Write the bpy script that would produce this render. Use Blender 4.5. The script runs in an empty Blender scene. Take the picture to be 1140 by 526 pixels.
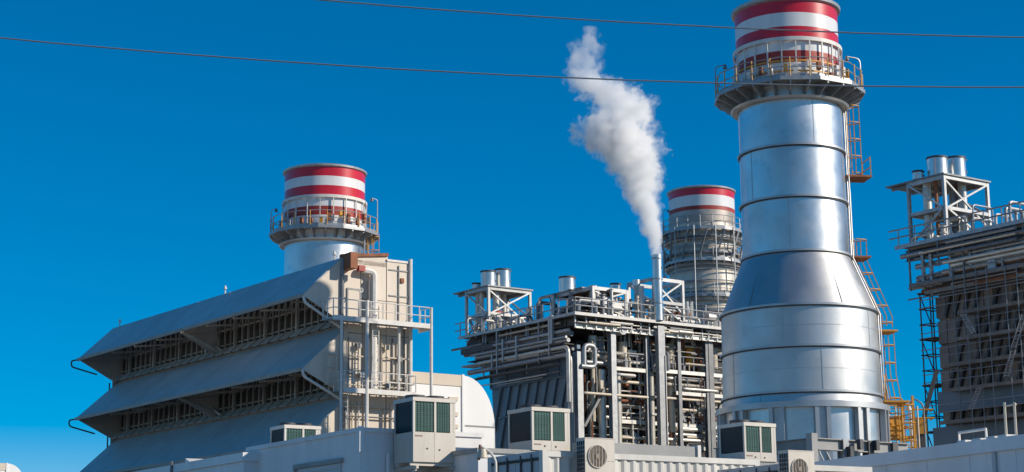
import bpy, math, random
from mathutils import Vector, Matrix
random.seed(7)
R = math.radians
scene = bpy.context.scene
col = scene.collection

# ------------------------------------------------------------------ camera
PITCH, ROLL, FPX, CAMZ = R(11.5), R(-0.6), 2000.0, 1.7
cam = bpy.data.cameras.new('camera')
cam.lens = FPX / 1140 * 36; cam.sensor_width = 36; cam.clip_start = 0.5; cam.clip_end = 6000
camo = bpy.data.objects.new('camera', cam); col.objects.link(camo)
CM = Matrix.Rotation(R(90) + PITCH, 3, 'X') @ Matrix.Rotation(ROLL, 3, 'Z')
camo.matrix_world = Matrix.Translation((0, 0, CAMZ)) @ CM.to_4x4()
scene.camera = camo

# ------------------------------------------------------------------ sky, sun, exposure
SUN_AZ, SUN_EL = 103, 27          # azimuth clockwise from the view direction (+Y)
w = bpy.data.worlds.new('World'); scene.world = w; w.use_nodes = True
nt = w.node_tree; bg = nt.nodes['Background']
sky = nt.nodes.new('ShaderNodeTexSky'); sky.sky_type = 'NISHITA'; sky.sun_disc = False
sky.sun_elevation = R(SUN_EL); sky.sun_rotation = R(SUN_AZ)
sky.altitude = 3000; sky.air_density = 1.0; sky.dust_density = 0.2; sky.ozone_density = 3.0
hs = nt.nodes.new('ShaderNodeHueSaturation'); hs.inputs['Saturation'].default_value = 1.7
hs.inputs['Hue'].default_value = 0.504; hs.inputs['Value'].default_value = 1.0
nt.links.new(sky.outputs[0], hs.inputs['Color']); gmn = nt.nodes.new('ShaderNodeGamma'); gmn.inputs['Gamma'].default_value = 0.85
nt.links.new(hs.outputs[0], gmn.inputs['Color']); nt.links.new(gmn.outputs[0], bg.inputs['Color'])
bg.inputs['Strength'].default_value = 0.148
sl = bpy.data.lights.new('sun', 'SUN'); sl.energy = 4.6; sl.angle = R(0.5); sl.color = (1.0, 0.90, 0.76)
so = bpy.data.objects.new('sun', sl); col.objects.link(so)
sd = Vector((math.sin(R(SUN_AZ)) * math.cos(R(SUN_EL)), math.cos(R(SUN_AZ)) * math.cos(R(SUN_EL)), math.sin(R(SUN_EL))))
so.rotation_euler = sd.to_track_quat('Z', 'Y').to_euler()
so.location = (60, -20, 60)
scene.view_settings.view_transform = 'Standard'; scene.view_settings.look = 'None'
scene.view_settings.exposure = 0.0; scene.view_settings.gamma = 1.0
scene.render.resolution_x = 1024; scene.render.resolution_y = 472
scene.cycles.max_bounces = 12; scene.cycles.volume_bounces = 12

# ------------------------------------------------------------------ pixel -> world helpers
def ray(px, py): return CM @ Vector(((px - 570) / FPX, (263 - py) / FPX, -1))
def atY(px, py, Y):
    d = ray(px, py); return Vector((0, 0, CAMZ)) + d * (Y / d.y)
def mpp(Y, z): return (Y * math.cos(PITCH) + (z - CAMZ) * math.sin(PITCH)) / FPX   # metres per pixel
class Frame:
    def __init__(s, ox, oy, deg):
        s.o = Vector((ox, oy, 0)); s.deg = deg
        s.vx = Vector((math.cos(R(deg)), math.sin(R(deg)), 0)); s.vy = Vector((-math.sin(R(deg)), math.cos(R(deg)), 0))
    def loc(s, p):
        q = p - s.o; return Vector((q.dot(s.vx), q.dot(s.vy), p.z))
    def onx(s, px, py, c=0.0):
        d = ray(px, py); o = Vector((0, 0, CAMZ)); t = ((s.o - o).dot(s.vx) + c) / d.dot(s.vx); return s.loc(o + d * t)
    def ony(s, px, py, c=0.0):
        d = ray(px, py); o = Vector((0, 0, CAMZ)); t = ((s.o - o).dot(s.vy) + c) / d.dot(s.vy); return s.loc(o + d * t)

# ------------------------------------------------------------------ materials
MATS = {}
def mat(name, colr, rough=0.6, metal=0.0, var=0.12, scale=1.5, dirt=0.0, dirtcol=(0.12, 0.08, 0.05), bump=0.0, bscale=20,
        rvar=0.0, streak=False, objvar=0.0, coat=0.0):
    m = bpy.data.materials.new(name); m.use_nodes = True; n = m.node_tree; L = n.links
    b = n.nodes['Principled BSDF']
    b.inputs['Metallic'].default_value = metal; b.inputs['Roughness'].default_value = rough
    b.inputs['Coat Weight'].default_value = coat
    tc = n.nodes.new('ShaderNodeTexCoord')
    mp = n.nodes.new('ShaderNodeMapping'); mp.inputs['Scale'].default_value = (1, 1, 0.16) if streak else (1, 1, 1)
    L.new(tc.outputs['Object'], mp.inputs['Vector'])
    nz = n.nodes.new('ShaderNodeTexNoise'); nz.inputs['Scale'].default_value = scale; nz.inputs['Detail'].default_value = 6
    L.new(mp.outputs[0], nz.inputs['Vector'])
    rm = n.nodes.new('ShaderNodeMapRange'); rm.inputs['From Min'].default_value = 0.3; rm.inputs['From Max'].default_value = 0.7
    rm.inputs['To Min'].default_value = 1 - var; rm.inputs['To Max'].default_value = 1 + var
    L.new(nz.outputs['Fac'], rm.inputs['Value'])
    vm = n.nodes.new('ShaderNodeVectorMath'); vm.operation = 'SCALE'; vm.inputs[0].default_value = colr
    L.new(rm.outputs[0], vm.inputs['Scale'])
    out = vm.outputs[0]
    if objvar:
        oi = n.nodes.new('ShaderNodeObjectInfo'); r2 = n.nodes.new('ShaderNodeMapRange')
        r2.inputs['To Min'].default_value = 1 - objvar; r2.inputs['To Max'].default_value = 1 + objvar
        L.new(oi.outputs['Random'], r2.inputs['Value'])
        v2 = n.nodes.new('ShaderNodeVectorMath'); v2.operation = 'SCALE'
        L.new(out, v2.inputs[0]); L.new(r2.outputs[0], v2.inputs['Scale']); out = v2.outputs[0]
    if dirt:
        n2 = n.nodes.new('ShaderNodeTexNoise'); n2.inputs['Scale'].default_value = scale * 2.3; n2.inputs['Detail'].default_value = 8
        n2.inputs['Roughness'].default_value = 0.7; L.new(mp.outputs[0], n2.inputs['Vector'])
        r3 = n.nodes.new('ShaderNodeMapRange'); r3.inputs['From Min'].default_value = 0.52; r3.inputs['From Max'].default_value = 0.75
        r3.inputs['To Max'].default_value = dirt; L.new(n2.outputs['Fac'], r3.inputs['Value'])
        mx = n.nodes.new('ShaderNodeMix'); mx.data_type = 'RGBA'; L.new(r3.outputs[0], mx.inputs['Factor'])
        L.new(out, mx.inputs['A']); mx.inputs['B'].default_value = (*dirtcol, 1); out = mx.outputs['Result']
    L.new(out, b.inputs['Base Color'])
    if rvar:
        n3 = n.nodes.new('ShaderNodeTexNoise'); n3.inputs['Scale'].default_value = scale * 0.8; n3.inputs['Detail'].default_value = 4
        L.new(mp.outputs[0], n3.inputs['Vector'])
        r4 = n.nodes.new('ShaderNodeMapRange'); r4.inputs['From Min'].default_value = 0.3; r4.inputs['From Max'].default_value = 0.7
        r4.inputs['To Min'].default_value = rough - rvar; r4.inputs['To Max'].default_value = rough + rvar
        L.new(n3.outputs['Fac'], r4.inputs['Value']); L.new(r4.outputs[0], b.inputs['Roughness'])
    if bump:
        nb = n.nodes.new('ShaderNodeTexNoise'); nb.inputs['Scale'].default_value = bscale; nb.inputs['Detail'].default_value = 3
        L.new(tc.outputs['Object'], nb.inputs['Vector'])
        bp = n.nodes.new('ShaderNodeBump'); bp.inputs['Strength'].default_value = bump; bp.inputs['Distance'].default_value = 0.05
        L.new(nb.outputs['Fac'], bp.inputs['Height']); L.new(bp.outputs[0], b.inputs['Normal'])
    MATS[name] = m
    return m
mat('aluminium', (0.60, 0.605, 0.60), 0.38, 0.92, 0.12, 0.45, 0.55, (0.30, 0.35, 0.38), 0.12, 0.9, 0.09, objvar=0.07)
mat('aluminium_matt', (0.54, 0.54, 0.53), 0.47, 0.9, 0.12, 0.45, 0.5, (0.33, 0.35, 0.36), 0.12, 0.9, 0.08, objvar=0.07)
mat('flange_metal', (0.46, 0.465, 0.47), 0.45, 0.7, 0.1, 1.0, 0.2, (0.25, 0.25, 0.25))
mat('aluminium_dull', (0.56, 0.51, 0.44), 0.5, 0.4, 0.15, 0.7, 0.5, (0.26, 0.20, 0.15), 0.05, 1.5, 0.06)
mat('silencer_metal', (0.68, 0.67, 0.64), 0.34, 0.9, 0.08, 1.0, 0.15, (0.4, 0.38, 0.36), 0, 1, 0.05)
mat('red_paint', (0.60, 0.010, 0.026), 0.32, 0, 0.14, 0.9, 0.35, (0.36, 0.03, 0.035), coat=0.2, streak=True)
mat('white_paint', (0.74, 0.74, 0.73), 0.34, 0, 0.06, 0.9, 0.4, (0.50, 0.48, 0.45), coat=0.2, streak=True)
mat('rusty_red', (0.36, 0.035, 0.025), 0.5, 0, 0.2, 1.2, 0.5, (0.16, 0.06, 0.03))
mat('sooty_steel', (0.40, 0.36, 0.32), 0.5, 0.4, 0.25, 0.7, 0.55, (0.14, 0.10, 0.08))
mat('galvanised', (0.37, 0.375, 0.38), 0.45, 0.45, 0.15, 3, 0.25, (0.22, 0.2, 0.18), objvar=0.15)
mat('steel_grey', (0.20, 0.205, 0.21), 0.5, 0.3, 0.15, 2, 0.3, (0.14, 0.11, 0.09), objvar=0.2)
mat('dark_steel', (0.075, 0.075, 0.078), 0.6, 0.2, 0.2, 2, 0.2, (0.05, 0.035, 0.03), objvar=0.2)
mat('frame_steel', (0.40, 0.40, 0.395), 0.45, 0.4, 0.12, 2, 0.3, (0.22, 0.19, 0.16), objvar=0.15)
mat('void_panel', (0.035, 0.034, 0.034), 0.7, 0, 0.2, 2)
mat('insulation', (0.60, 0.57, 0.51), 0.4, 0.45, 0.12, 2, 0.3, (0.35, 0.30, 0.25), objvar=0.18)
mat('cream_pipe', (0.62, 0.54, 0.42), 0.5, 0.05, 0.1, 2, 0.35, (0.32, 0.24, 0.17), objvar=0.15)
mat('rust', (0.30, 0.11, 0.05), 0.75, 0, 0.3, 2, 0.4, (0.12, 0.05, 0.03), objvar=0.2)
mat('yellow_paint', (0.62, 0.30, 0.03), 0.5, 0, 0.15, 3, 0.35, (0.35, 0.14, 0.05), objvar=0.12)
mat('valve_red', (0.40, 0.05, 0.04), 0.5, 0, 0.15, 3, 0.3, (0.2, 0.05, 0.04))
mat('cream_panel', (0.66, 0.57, 0.47), 0.55, 0, 0.08, 0.8, 0.4, (0.52, 0.43, 0.33), streak=True, objvar=0.05)
mat('white_steel', (0.70, 0.67, 0.62), 0.5, 0, 0.1, 2, 0.4, (0.45, 0.37, 0.28))
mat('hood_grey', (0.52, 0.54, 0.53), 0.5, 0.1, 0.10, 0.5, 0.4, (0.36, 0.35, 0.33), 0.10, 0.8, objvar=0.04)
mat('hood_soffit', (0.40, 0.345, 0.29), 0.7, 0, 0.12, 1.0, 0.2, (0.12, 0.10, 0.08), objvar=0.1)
mat('stud_grey', (0.40, 0.35, 0.295), 0.6, 0.1, 0.15, 1.0, 0.3, (0.12, 0.09, 0.06), objvar=0.2)
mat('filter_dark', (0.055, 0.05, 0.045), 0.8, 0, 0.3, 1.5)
mat('duct_white', (0.80, 0.80, 0.79), 0.45, 0, 0.04, 0.4, 0.12, (0.62, 0.58, 0.52))
mat('duct_beige', (0.62, 0.53, 0.42), 0.6, 0, 0.06, 0.5)
mat('boiler_blue_grey', (0.11, 0.165, 0.215), 0.45, 0.3, 0.10, 0.5, 0.2, (0.18, 0.18, 0.18), 0.06, 0.8, objvar=0.08)
mat('boiler_brown_grey', (0.29, 0.24, 0.205), 0.6, 0.15, 0.2, 0.6, 0.4, (0.15, 0.12, 0.10), objvar=0.2)
mat('scaffold_board', (0.24, 0.21, 0.185), 0.7, 0.1, 0.2, 2, 0.3, (0.18, 0.14, 0.11), objvar=0.15)
mat('render_white', (0.76, 0.75, 0.74), 0.75, 0, 0.07, 1.1, 0.45, (0.50, 0.47, 0.43), 0.05, 8, streak=True)
mat('sheet_white', (0.72, 0.72, 0.72), 0.5, 0, 0.07, 0.9, 0.4, (0.50, 0.48, 0.45), streak=True)
mat('unit_cream', (0.62, 0.56, 0.48), 0.5, 0, 0.07, 2.2, 0.4, (0.44, 0.37, 0.30), streak=True, objvar=0.06)
mat('coil_green', (0.035, 0.105, 0.09), 0.55, 0.2, 0.25, 2.5, 0.3, (0.05, 0.07, 0.06), objvar=0.25)
mat('coil_dark', (0.02, 0.028, 0.035), 0.6, 0.2, 0.12, 6)
mat('fan_brown', (0.26, 0.21, 0.16), 0.6, 0.1, 0.12, 6)
mat('container_grey', (0.42, 0.44, 0.46), 0.5, 0.0, 0.08, 1.0, 0.25, (0.25, 0.21, 0.19), streak=True)
mat('container_cream', (0.62, 0.60, 0.55), 0.5, 0, 0.1, 1.6, 0.5, (0.40, 0.32, 0.26), streak=True)
mat('print_blue', (0.11, 0.14, 0.19), 0.6, 0, 0.1)
mat('print_brown', (0.30, 0.20, 0.16), 0.6, 0, 0.1)
mat('rubber_black', (0.02, 0.02, 0.022), 0.6, 0, 0.1)
mat('concrete', (0.36, 0.355, 0.34), 0.85, 0, 0.1, 0.8, 0.3, (0.22, 0.20, 0.18), 0.1, 12)
mat('cable_grey', (0.20, 0.235, 0.27), 0.6, 0.3, 0.05)
mat('gravel_ground', (0.25, 0.22, 0.18), 0.9, 0, 0.2, 0.05, 0.3, (0.16, 0.15, 0.13), 0.3, 6)
mat('shutter_grey', (0.50, 0.50, 0.51), 0.5, 0, 0.05)

# ------------------------------------------------------------------ mesh builder
V = Vector
class MB:
    def __init__(s): s.v = []; s.f = []
    def add(s, vs, fs):
        k = len(s.v); s.v += [tuple(p) for p in vs]; s.f += [tuple(i + k for i in f) for f in fs]; return s
    def box(s, c, d, m=None):
        x, y, z = d[0] / 2, d[1] / 2, d[2] / 2; c = V(c)
        vs = [V((a * x, b * y, e * z)) for e in (-1, 1) for b in (-1, 1) for a in (-1, 1)]
        vs = [(m @ p if m else p) + c for p in vs]
        return s.add(vs, [(0, 2, 3, 1), (4, 5, 7, 6), (0, 1, 5, 4), (2, 6, 7, 3), (0, 4, 6, 2), (1, 3, 7, 5)])
    def b2(s, x0, x1, y0, y1, z0, z1): return s.box(((x0 + x1) / 2, (y0 + y1) / 2, (z0 + z1) / 2), (x1 - x0, y1 - y0, z1 - z0))
    def basis(s, d, up=None):
        d = d.normalized(); up = V(up) if up else (V((0, 0, 1)) if abs(d.z) < 0.95 else V((1, 0, 0)))
        a = d.cross(up).normalized(); b = a.cross(d).normalized(); return a, b
    def bar(s, p, q, wd=0.1, ht=0.1, up=None):
        p, q = V(p), V(q); a, b = s.basis(q - p, up); a = a * wd / 2; b = b * ht / 2
        vs = [p - a - b, p + a - b, p + a + b, p - a + b, q - a - b, q + a - b, q + a + b, q - a + b]
        return s.add(vs, [(3, 2, 1, 0), (4, 5, 6, 7), (0, 1, 5, 4), (1, 2, 6, 5), (2, 3, 7, 6), (3, 0, 4, 7)])
    def ibeam(s, p, q, wd=0.25, ht=0.4, t=0.04, up=None):
        p, q = V(p), V(q); a, b = s.basis(q - p, up)
        s.bar(p + b * (ht - t) / 2, q + b * (ht - t) / 2, wd, t, up); s.bar(p - b * (ht - t) / 2, q - b * (ht - t) / 2, wd, t, up)
        return s.bar(p, q, t, ht - 2 * t, up)
    def tube(s, p, q, r, n=10, r2=None, caps=True):
        p, q = V(p), V(q); r2 = r if r2 is None else r2; a, b = s.basis(q - p)
        vs = [p + (a * math.cos(2 * math.pi * i / n) + b * math.sin(2 * math.pi * i / n)) * r for i in range(n)]
        vs += [q + (a * math.cos(2 * math.pi * i / n) + b * math.sin(2 * math.pi * i / n)) * r2 for i in range(n)]
        fs = [(i, (i + 1) % n, n + (i + 1) % n, n + i) for i in range(n)]
        if caps: fs += [tuple(range(n - 1, -1, -1)), tuple(range(n, 2 * n))]
        return s.add(vs, fs)
    def pipe(s, pts, r, n=8, closed=False):
        pts = [V(p) for p in pts]; m = len(pts); rings = []; a = None
        for i in range(m):
            if closed: t = (pts[(i + 1) % m] - pts[i - 1])
            else: t = pts[min(i + 1, m - 1)] - pts[max(i - 1, 0)]
            t = t.normalized()
            if a is None: a, b = s.basis(t)
            else:
                a = (a - t * a.dot(t)).normalized(); b = a.cross(t).normalized()
            rings.append([pts[i] + (a * math.cos(2 * math.pi * j / n) + b * math.sin(2 * math.pi * j / n)) * r for j in range(n)])
        vs = [p for rg in rings for p in rg]; fs = []
        for i in range(m if closed else m - 1):
            k = ((i + 1) % m) * n
            fs += [(i * n + j, i * n + (j + 1) % n, k + (j + 1) % n, k + j) for j in range(n)]
        if not closed: fs += [tuple(range(n - 1, -1, -1)), tuple((m - 1) * n + j for j in range(n))]
        return s.add(vs, fs)
    def lathe(s, prof, n=64, closed=False, off=0.0):
        m = len(prof)
        vs = [(r * math.cos(2 * math.pi * (i + off) / n), r * math.sin(2 * math.pi * (i + off) / n), z) for (r, z) in prof for i in range(n)]
        fs = []
        for k in range(m if closed else m - 1):
            k2 = (k + 1) % m
            fs += [(k * n + i, k * n + (i + 1) % n, k2 * n + (i + 1) % n, k2 * n + i) for i in range(n)]
        return s.add(vs, fs)
    def ring(s, r0, r1, z0, z1, n=64, off=0.0): return s.lathe([(r0, z0), (r1, z0), (r1, z1), (r0, z1)], n, True, off)
    def prism(s, poly, ext):
        ext = V(ext); n = len(poly); vs = [V(p) for p in poly] + [V(p) + ext for p in poly]
        return s.add(vs, [tuple(range(n - 1, -1, -1)), tuple(range(n, 2 * n))] + [(i, (i + 1) % n, n + (i + 1) % n, n + i) for i in range(n)])
    def mesh(s, name, mt, smooth=0):
        me = bpy.data.meshes.new(name); me.from_pydata(s.v, [], s.f); me.materials.append(MATS[mt])
        if smooth:
            me.polygons.foreach_set('use_smooth', [True] * len(me.polygons))
            try: me.set_sharp_from_angle(angle=R(smooth))
            except Exception: pass
        me.update(); return me
    def build(s, name, mt, parent=None, smooth=0, loc=None):
        return put(name, s.mesh(name, mt, smooth), parent, loc)
def recalc(me):
    import bmesh
    bm = bmesh.new(); bm.from_mesh(me); bmesh.ops.recalc_face_normals(bm, faces=bm.faces); bm.to_mesh(me); bm.free()
def put(name, me, parent=None, loc=None, rz=0.0, fix=True):
    if fix and not me.get('fx'): recalc(me); me['fx'] = 1
    o = bpy.data.objects.new(name, me); col.objects.link(o)
    if parent: o.parent = parent
    if loc is not None: o.location = loc
    if rz: o.rotation_euler.z = rz
    return o
def tag(o, label, cat, group=None):
    o['label'] = label; o['category'] = cat
    if group: o['group'] = group
    return o
def thing(name, label, cat, loc=(0, 0, 0), deg=0, group=None):
    o = bpy.data.objects.new(name, None); col.objects.link(o); o.empty_display_size = 0.5
    o.location = loc; o.rotation_euler.z = R(deg); return tag(o, label, cat, group)
def bend(pts, rad=0.4, k=4):
    """polyline with rounded corners"""
    pts = [V(p) for p in pts]; out = [pts[0]]
    for i in range(1, len(pts) - 1):
        a, b, c = pts[i - 1], pts[i], pts[i + 1]
        d1 = (a - b); d2 = (c - b); rr = min(rad, d1.length * 0.45, d2.length * 0.45)
        p, q = b + d1.normalized() * rr, b + d2.normalized() * rr
        for j in range(k + 1):
            t = j / k; out.append(p * (1 - t) ** 2 + b * 2 * t * (1 - t) + q * t * t)
    return out + [pts[-1]]
def P(name, mt, parent, p, q, r, n=8): return MB().tube(p, q, r, n).build(name, mt, parent, 40)
def B(name, mt, parent, p, q, wd, ht, up=None): return MB().bar(p, q, wd, ht, up).build(name, mt, parent)

# ------------------------------------------------------------------ ground
gm = MB().add([(-3000, -3000, 0), (3000, -3000, 0), (3000, 3000, 0), (-3000, 3000, 0)], [(0, 1, 2, 3)]).build('ground', 'gravel_ground')
gm['kind'] = 'structure'

# ------------------------------------------------------------------ round stacks
def ringrail(parent, Rr, z, h, n, mt, mt2=None, nside=48, kick=True, rr=0.035, off=0.0, gap=None):
    me = MB().tube((0, 0, 0), (0, 0, h), rr, 6).mesh('post', mt, 40)
    for i in range(n):
        a = 2 * math.pi * (i + off) / n
        put('post', me, parent, (Rr * math.cos(a), Rr * math.sin(a), z))
    for k, zz in enumerate((h, h * 0.52)):
        MB().pipe([(Rr * math.cos(2 * math.pi * (i + off) / nside), Rr * math.sin(2 * math.pi * (i + off) / nside), z + zz) for i in range(nside)],
                  rr * 0.9, 6, True).build('top_rail' if k == 0 else 'middle_rail', mt2 or mt, parent, 40)
    if kick: MB().ring(Rr - 0.015, Rr + 0.015, z + 0.01, z + 0.16, nside, off).build('kick_plate', mt2 or mt, parent)

def stack_platform(root, r, Rd, z, nside, mt_deck='galvanised', mt_post='yellow_paint', npost=16, brk=24, off=0.5, under=0.9):
    pl = MB().ring(r + 0.02, Rd, z - 0.1, z, nside, off).build('platform', mt_deck, root)
    MB().ring(Rd - 0.06, Rd + 0.03, z - 0.2, z + 0.02, nside, off).build('edge_channel', 'galvanised', pl)
    MB().lathe([(r + 0.03, z - under), (r + 0.35, z - under), (r + 0.42, z - under + 0.12), (r + 0.03, z - under + 0.12)], 64, True).build('support_ring', 'flange_metal', pl, 30)
    bm = MB().prism([(r + 0.04, -0.04, z - 0.11), (Rd - 0.12, -0.04, z - 0.11), (Rd - 0.12, -0.04, z - 0.32), (r + 0.04, -0.04, z - under + 0.1)], (0, 0.08, 0)).mesh('bracket', 'galvanised')
    for i in range(brk): put('bracket', bm, pl, (0, 0, 0), 2 * math.pi * (i + 0.5) / brk)
    rp = MB(); rl = Rd - 0.1
    ringrail(pl, rl, z, 1.12, npost, mt_post, 'galvanised', nside, True, 0.035, off)
    return pl

def lamp_pole(pl, x, y, z, h, dx, dy, mt='galvanised'):
    g = MB().pipe(bend([(x, y, z), (x, y, z + h), (x + dx, y + dy, z + h + 0.05)], 0.3), 0.035, 6).build('lamp_pole', mt, pl, 40)
    return MB().tube((x + dx, y + dy, z + h - 0.18), (x + dx, y + dy, z + h + 0.08), 0.13, 10, 0.06).build('lamp_head', 'steel_grey', pl, 40)

# main stack -----------------------------------------------------------------
MY = 100.0
MX = atY(893, 452, MY).x
def mz(py, hp):            # height of a front-surface point on the main stack
    px = 893 - 0.043 * (457 - py); z = 15
    for _ in range(4):
        r = hp * mpp(MY, z); z = atY(px, py, MY - r).z
    return z, hp * mpp(MY, z)
root = thing('chimney_stack', 'tallest chimney stack of bare aluminium with red and white striped top and flared base', 'chimney', (MX, MY, 0), 0, 'striped chimney stacks')
levels = [(160, 57.3, 57.0), (217.5, 58, 57.8), (278, 59, 58.8), (338, 85.5, 59.2), (384, 86.3, 85.7), (435, 87.3, 86.5), (448, 89.5, 87.6)]
zt_shell, r_t = mz(96, 57)
prev_z = zt_shell; prev_r = r_t
for i, (py, hb, ht) in enumerate(levels):
    z, r = mz(py, hb); _, rt = mz(py, ht)
    top_r = prev_r if i != 0 else r_t
    course = MB().lathe([(prev_r, prev_z), (r, z)], 96).build('shell_course', 'aluminium_matt' if i >= 3 else 'aluminium', root, 60)
    if i < 6:
        fl = MB().ring(r - 0.05, r + 0.13, z - 0.06, z + 0.06, 96).build('flange_ring', 'flange_metal', root, 40)
        MB().ring(r - 0.05, r + 0.07, z - 0.13, z - 0.065, 96).build('dark_under_ring', 'dark_steel', fl, 40)  # dark ring added below each flange for its dark underside
    nse = 5 if i >= 3 else 3
    for q_ in range(nse):          # vertical plate seams, a few millimetres proud
        a_ = R(-90 + 360 * (q_ + 0.37 * i) / nse + 17); f_ = 0.015
        pa_ = V((math.cos(a_) * (prev_r + f_ * 0.2), math.sin(a_) * (prev_r + f_ * 0.2), prev_z - 0.1)); pb_ = V((math.cos(a_) * (r + f_ * 0.2), math.sin(a_) * (r + f_ * 0.2), z + 0.1))
        MB().bar(pa_, pb_, 0.05, 0.02, (math.cos(a_), math.sin(a_), 0)).build('plate_seam', 'flange_metal', course)
    if i in (4, 5):
        zm_ = (prev_z + z) / 2; rm_ = (prev_r + r) / 2
        MB().ring(rm_ - 0.02, rm_ + 0.008, zm_ - 0.02, zm_ + 0.02, 96).build('plate_seam', 'flange_metal', course, 40)
    prev_z, prev_r = z, r
zb, rb = mz(448, 94)
MB().lathe([(prev_r - 0.1, zb + 0.1), (rb + 0.1, zb + 0.1), (rb + 0.1, zb - 0.22), (rb - 0.25, zb - 0.22)], 96, True).build('base_flange', 'flange_metal', root, 40)
MB().lathe([(rb - 0.25, zb - 0.2), (rb - 0.25, 0)], 96).build('base_skirt', 'aluminium', root, 60)
pm = MB().b2(rb - 0.25, rb + 0.06, -0.42, -0.2, 0, zb - 0.22).b2(rb - 0.25, rb + 0.06, 0.2, 0.42, 0, zb - 0.22).b2(rb - 0.25, rb - 0.1, -0.2, 0.2, 0, zb - 0.22).mesh('pilaster', 'flange_metal')
for i in range(12): put('pilaster', pm, root, (0, 0, 0), 2 * math.pi * i / 12 + R(-86))
zl, rl = mz(-5, 57)
bands = [(0.5, 13.6, 'red_paint'), (13.6, 29, 'white_paint'), (29, 45, 'red_paint'), (45, 56, 'white_paint'), (56, 69, 'rusty_red'), (69, 97, 'white_paint')]
for (y0, y1, m_) in bands:
    za, ra = mz(y0, 56.5); zc_, rc = mz(y1, 56.5)
    MB().lathe([(ra, za), (rc, zc_)], 96).build('red_band' if 'r' == m_[0] else 'white_band', m_, root, 60)
z0, r0 = mz(0.5, 56.5)
MB().lathe([(r0 - 0.02, z0), (r0 + 0.17, z0 + 0.08), (r0 + 0.2, z0 + 0.26), (r0 + 0.1, z0 + 0.3), (r0 - 0.3, z0 + 0.2), (r0 - 0.3, z0 - 3)], 96).build('rim', 'galvanised', root, 50)
zd = mz(84, 83)[0]; Rd = mz(84, 83)[1]
pl = stack_platform(root, r_t, Rd, zd, 12, npost=24, brk=24, under=0.95)
zs = mz(43, 59)[0]; rs = mz(60, 59.5)[1]
scr = MB().ring(rs - 0.05, rs + 0.05, zs - 0.1, zs + 0.12, 72).build('guard_ring', 'white_steel', root, 40)
me = MB().box((0, 0, (zs - zd) / 2), (0.07, 0.07, zs - zd)).mesh('guard_post', 'white_steel')
for i in range(24): put('guard_post', me, scr, (rs * math.cos(i * math.pi / 12), rs * math.sin(i * math.pi / 12), zd), i * math.pi / 12)
MB().ring(rs - 0.02, rs + 0.02, zd + 0.6, zd + 0.68, 72).build('guard_hoop', 'yellow_paint', scr, 40)
MB().ring(rs - 0.02, rs + 0.02, zd + 1.2, zd + 1.28, 72).build('guard_hoop', 'yellow_paint', scr, 40)
rng = random.Random(3)
for i in range(14):
    a = R(200 + i * 11.5 + rng.uniform(-3, 3)); rr = rs + 0.3
    MB().box((rr * math.cos(a), rr * math.sin(a), zd + rng.uniform(0.35, 1.0)), (0.22, 0.22, rng.uniform(0.25, 0.7)), Matrix.Rotation(a, 3, 'Z')).build('instrument_box', rng.choice(['yellow_paint', 'rust', 'galvanised', 'white_steel']), pl)
lamp_pole(pl, -Rd + 0.05, -0.4, zd, 1.7, 0.55, -0.2)
lamp_pole(pl, Rd - 0.35, -1.2, zd, 1.85, -0.8, -0.3)

def ladder(root, pts, out, wd=0.5, mt='yellow_paint', cage=True, name='ladder', rr=0.035, hoop=0.75):
    """caged ladder along pts (list of Vectors), cage bulging towards out"""
    pts = [V(p) for p in pts]; out = V(out).normalized(); side = V((0, 0, 1)).cross(out).normalized()
    m = MB()
    for s_ in (-1, 1): m.pipe([p + side * s_ * wd / 2 for p in pts], rr, 6)
    L = [0]
    for a, b in zip(pts, pts[1:]): L.append(L[-1] + (b - a).length)
    def at(d):
        for i in range(len(pts) - 1):
            if d <= L[i + 1] or i == len(pts) - 2:
                return pts[i].lerp(pts[i + 1], (d - L[i]) / max(1e-6, L[i + 1] - L[i]))
    d = 0.2
    while d < L[-1]:
        p = at(d); m.tube(p - side * wd / 2, p + side * wd / 2, rr * 0.6, 5); d += 0.33
    lad = m.build(name, mt, root, 40)
    if cage:
        arc = [(math.cos(t), math.sin(t)) for t in [math.pi * (k / 8) for k in range(9)]]
        d = 0.25
        while d < L[-1]:
            p = at(d)
            MB().pipe([p + side * c * hoop * 0.5 + out * (0.08 + s_ * hoop) for c, s_ in arc], rr * 0.9, 5).build('cage_hoop', mt, lad, 40); d += 1.0
        for k in (1, 4, 7):
            c, s_ = arc[k]
            MB().pipe([p + side * c * hoop * 0.5 + out * (0.08 + s_ * hoop) for p in pts], rr * 0.8, 5).build('cage_strap', mt, lad, 40)
    return lad
# ladder flights up the right-hand flank (azimuth ~ +x, a little towards the back)
la = R(8); od = V((math.cos(la), math.sin(la), 0))
def lp(py, hp, extra): z, r = mz(py, hp); return od * (r + extra) + V((0, 0, z))
ladder(root, [lp(183, 58, 0.35), lp(99, 57, 0.35)], od)
MB().box(lp(184, 58, 0.75), (1.5, 1.5, 0.1), Matrix.Rotation(la, 3, 'Z')).build('landing', 'rust', root)
for dz in (0.0, 0.55, 1.1):
    q = lp(184, 58, 0.0); q2 = od * (q.xy.length + 1.45)
    sdv = V((-od.y, od.x, 0))
    MB().bar(q2 + sdv * 0.7 + V((0, 0, q.z + dz)), q2 - sdv * 0.7 + V((0, 0, q.z + dz)), 0.05, 0.05).build('landing_rail', 'yellow_paint', root)
for s_ in (-0.7, 0.7):
    q = lp(184, 58, 1.45); MB().bar(q + sdv * s_, q + sdv * s_ + V((0, 0, 1.15)), 0.05, 0.05).build('landing_post', 'yellow_paint', root)
ladder(root, [lp(262, 59, 0.3), lp(185, 58, 0.3)], od, mt='galvanised', cage=False)
ladder(root, [lp(350, 85, 0.35), lp(338, 85.5, 0.35), lp(278, 59, 0.35), lp(254, 59, 0.35)], od)
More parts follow.
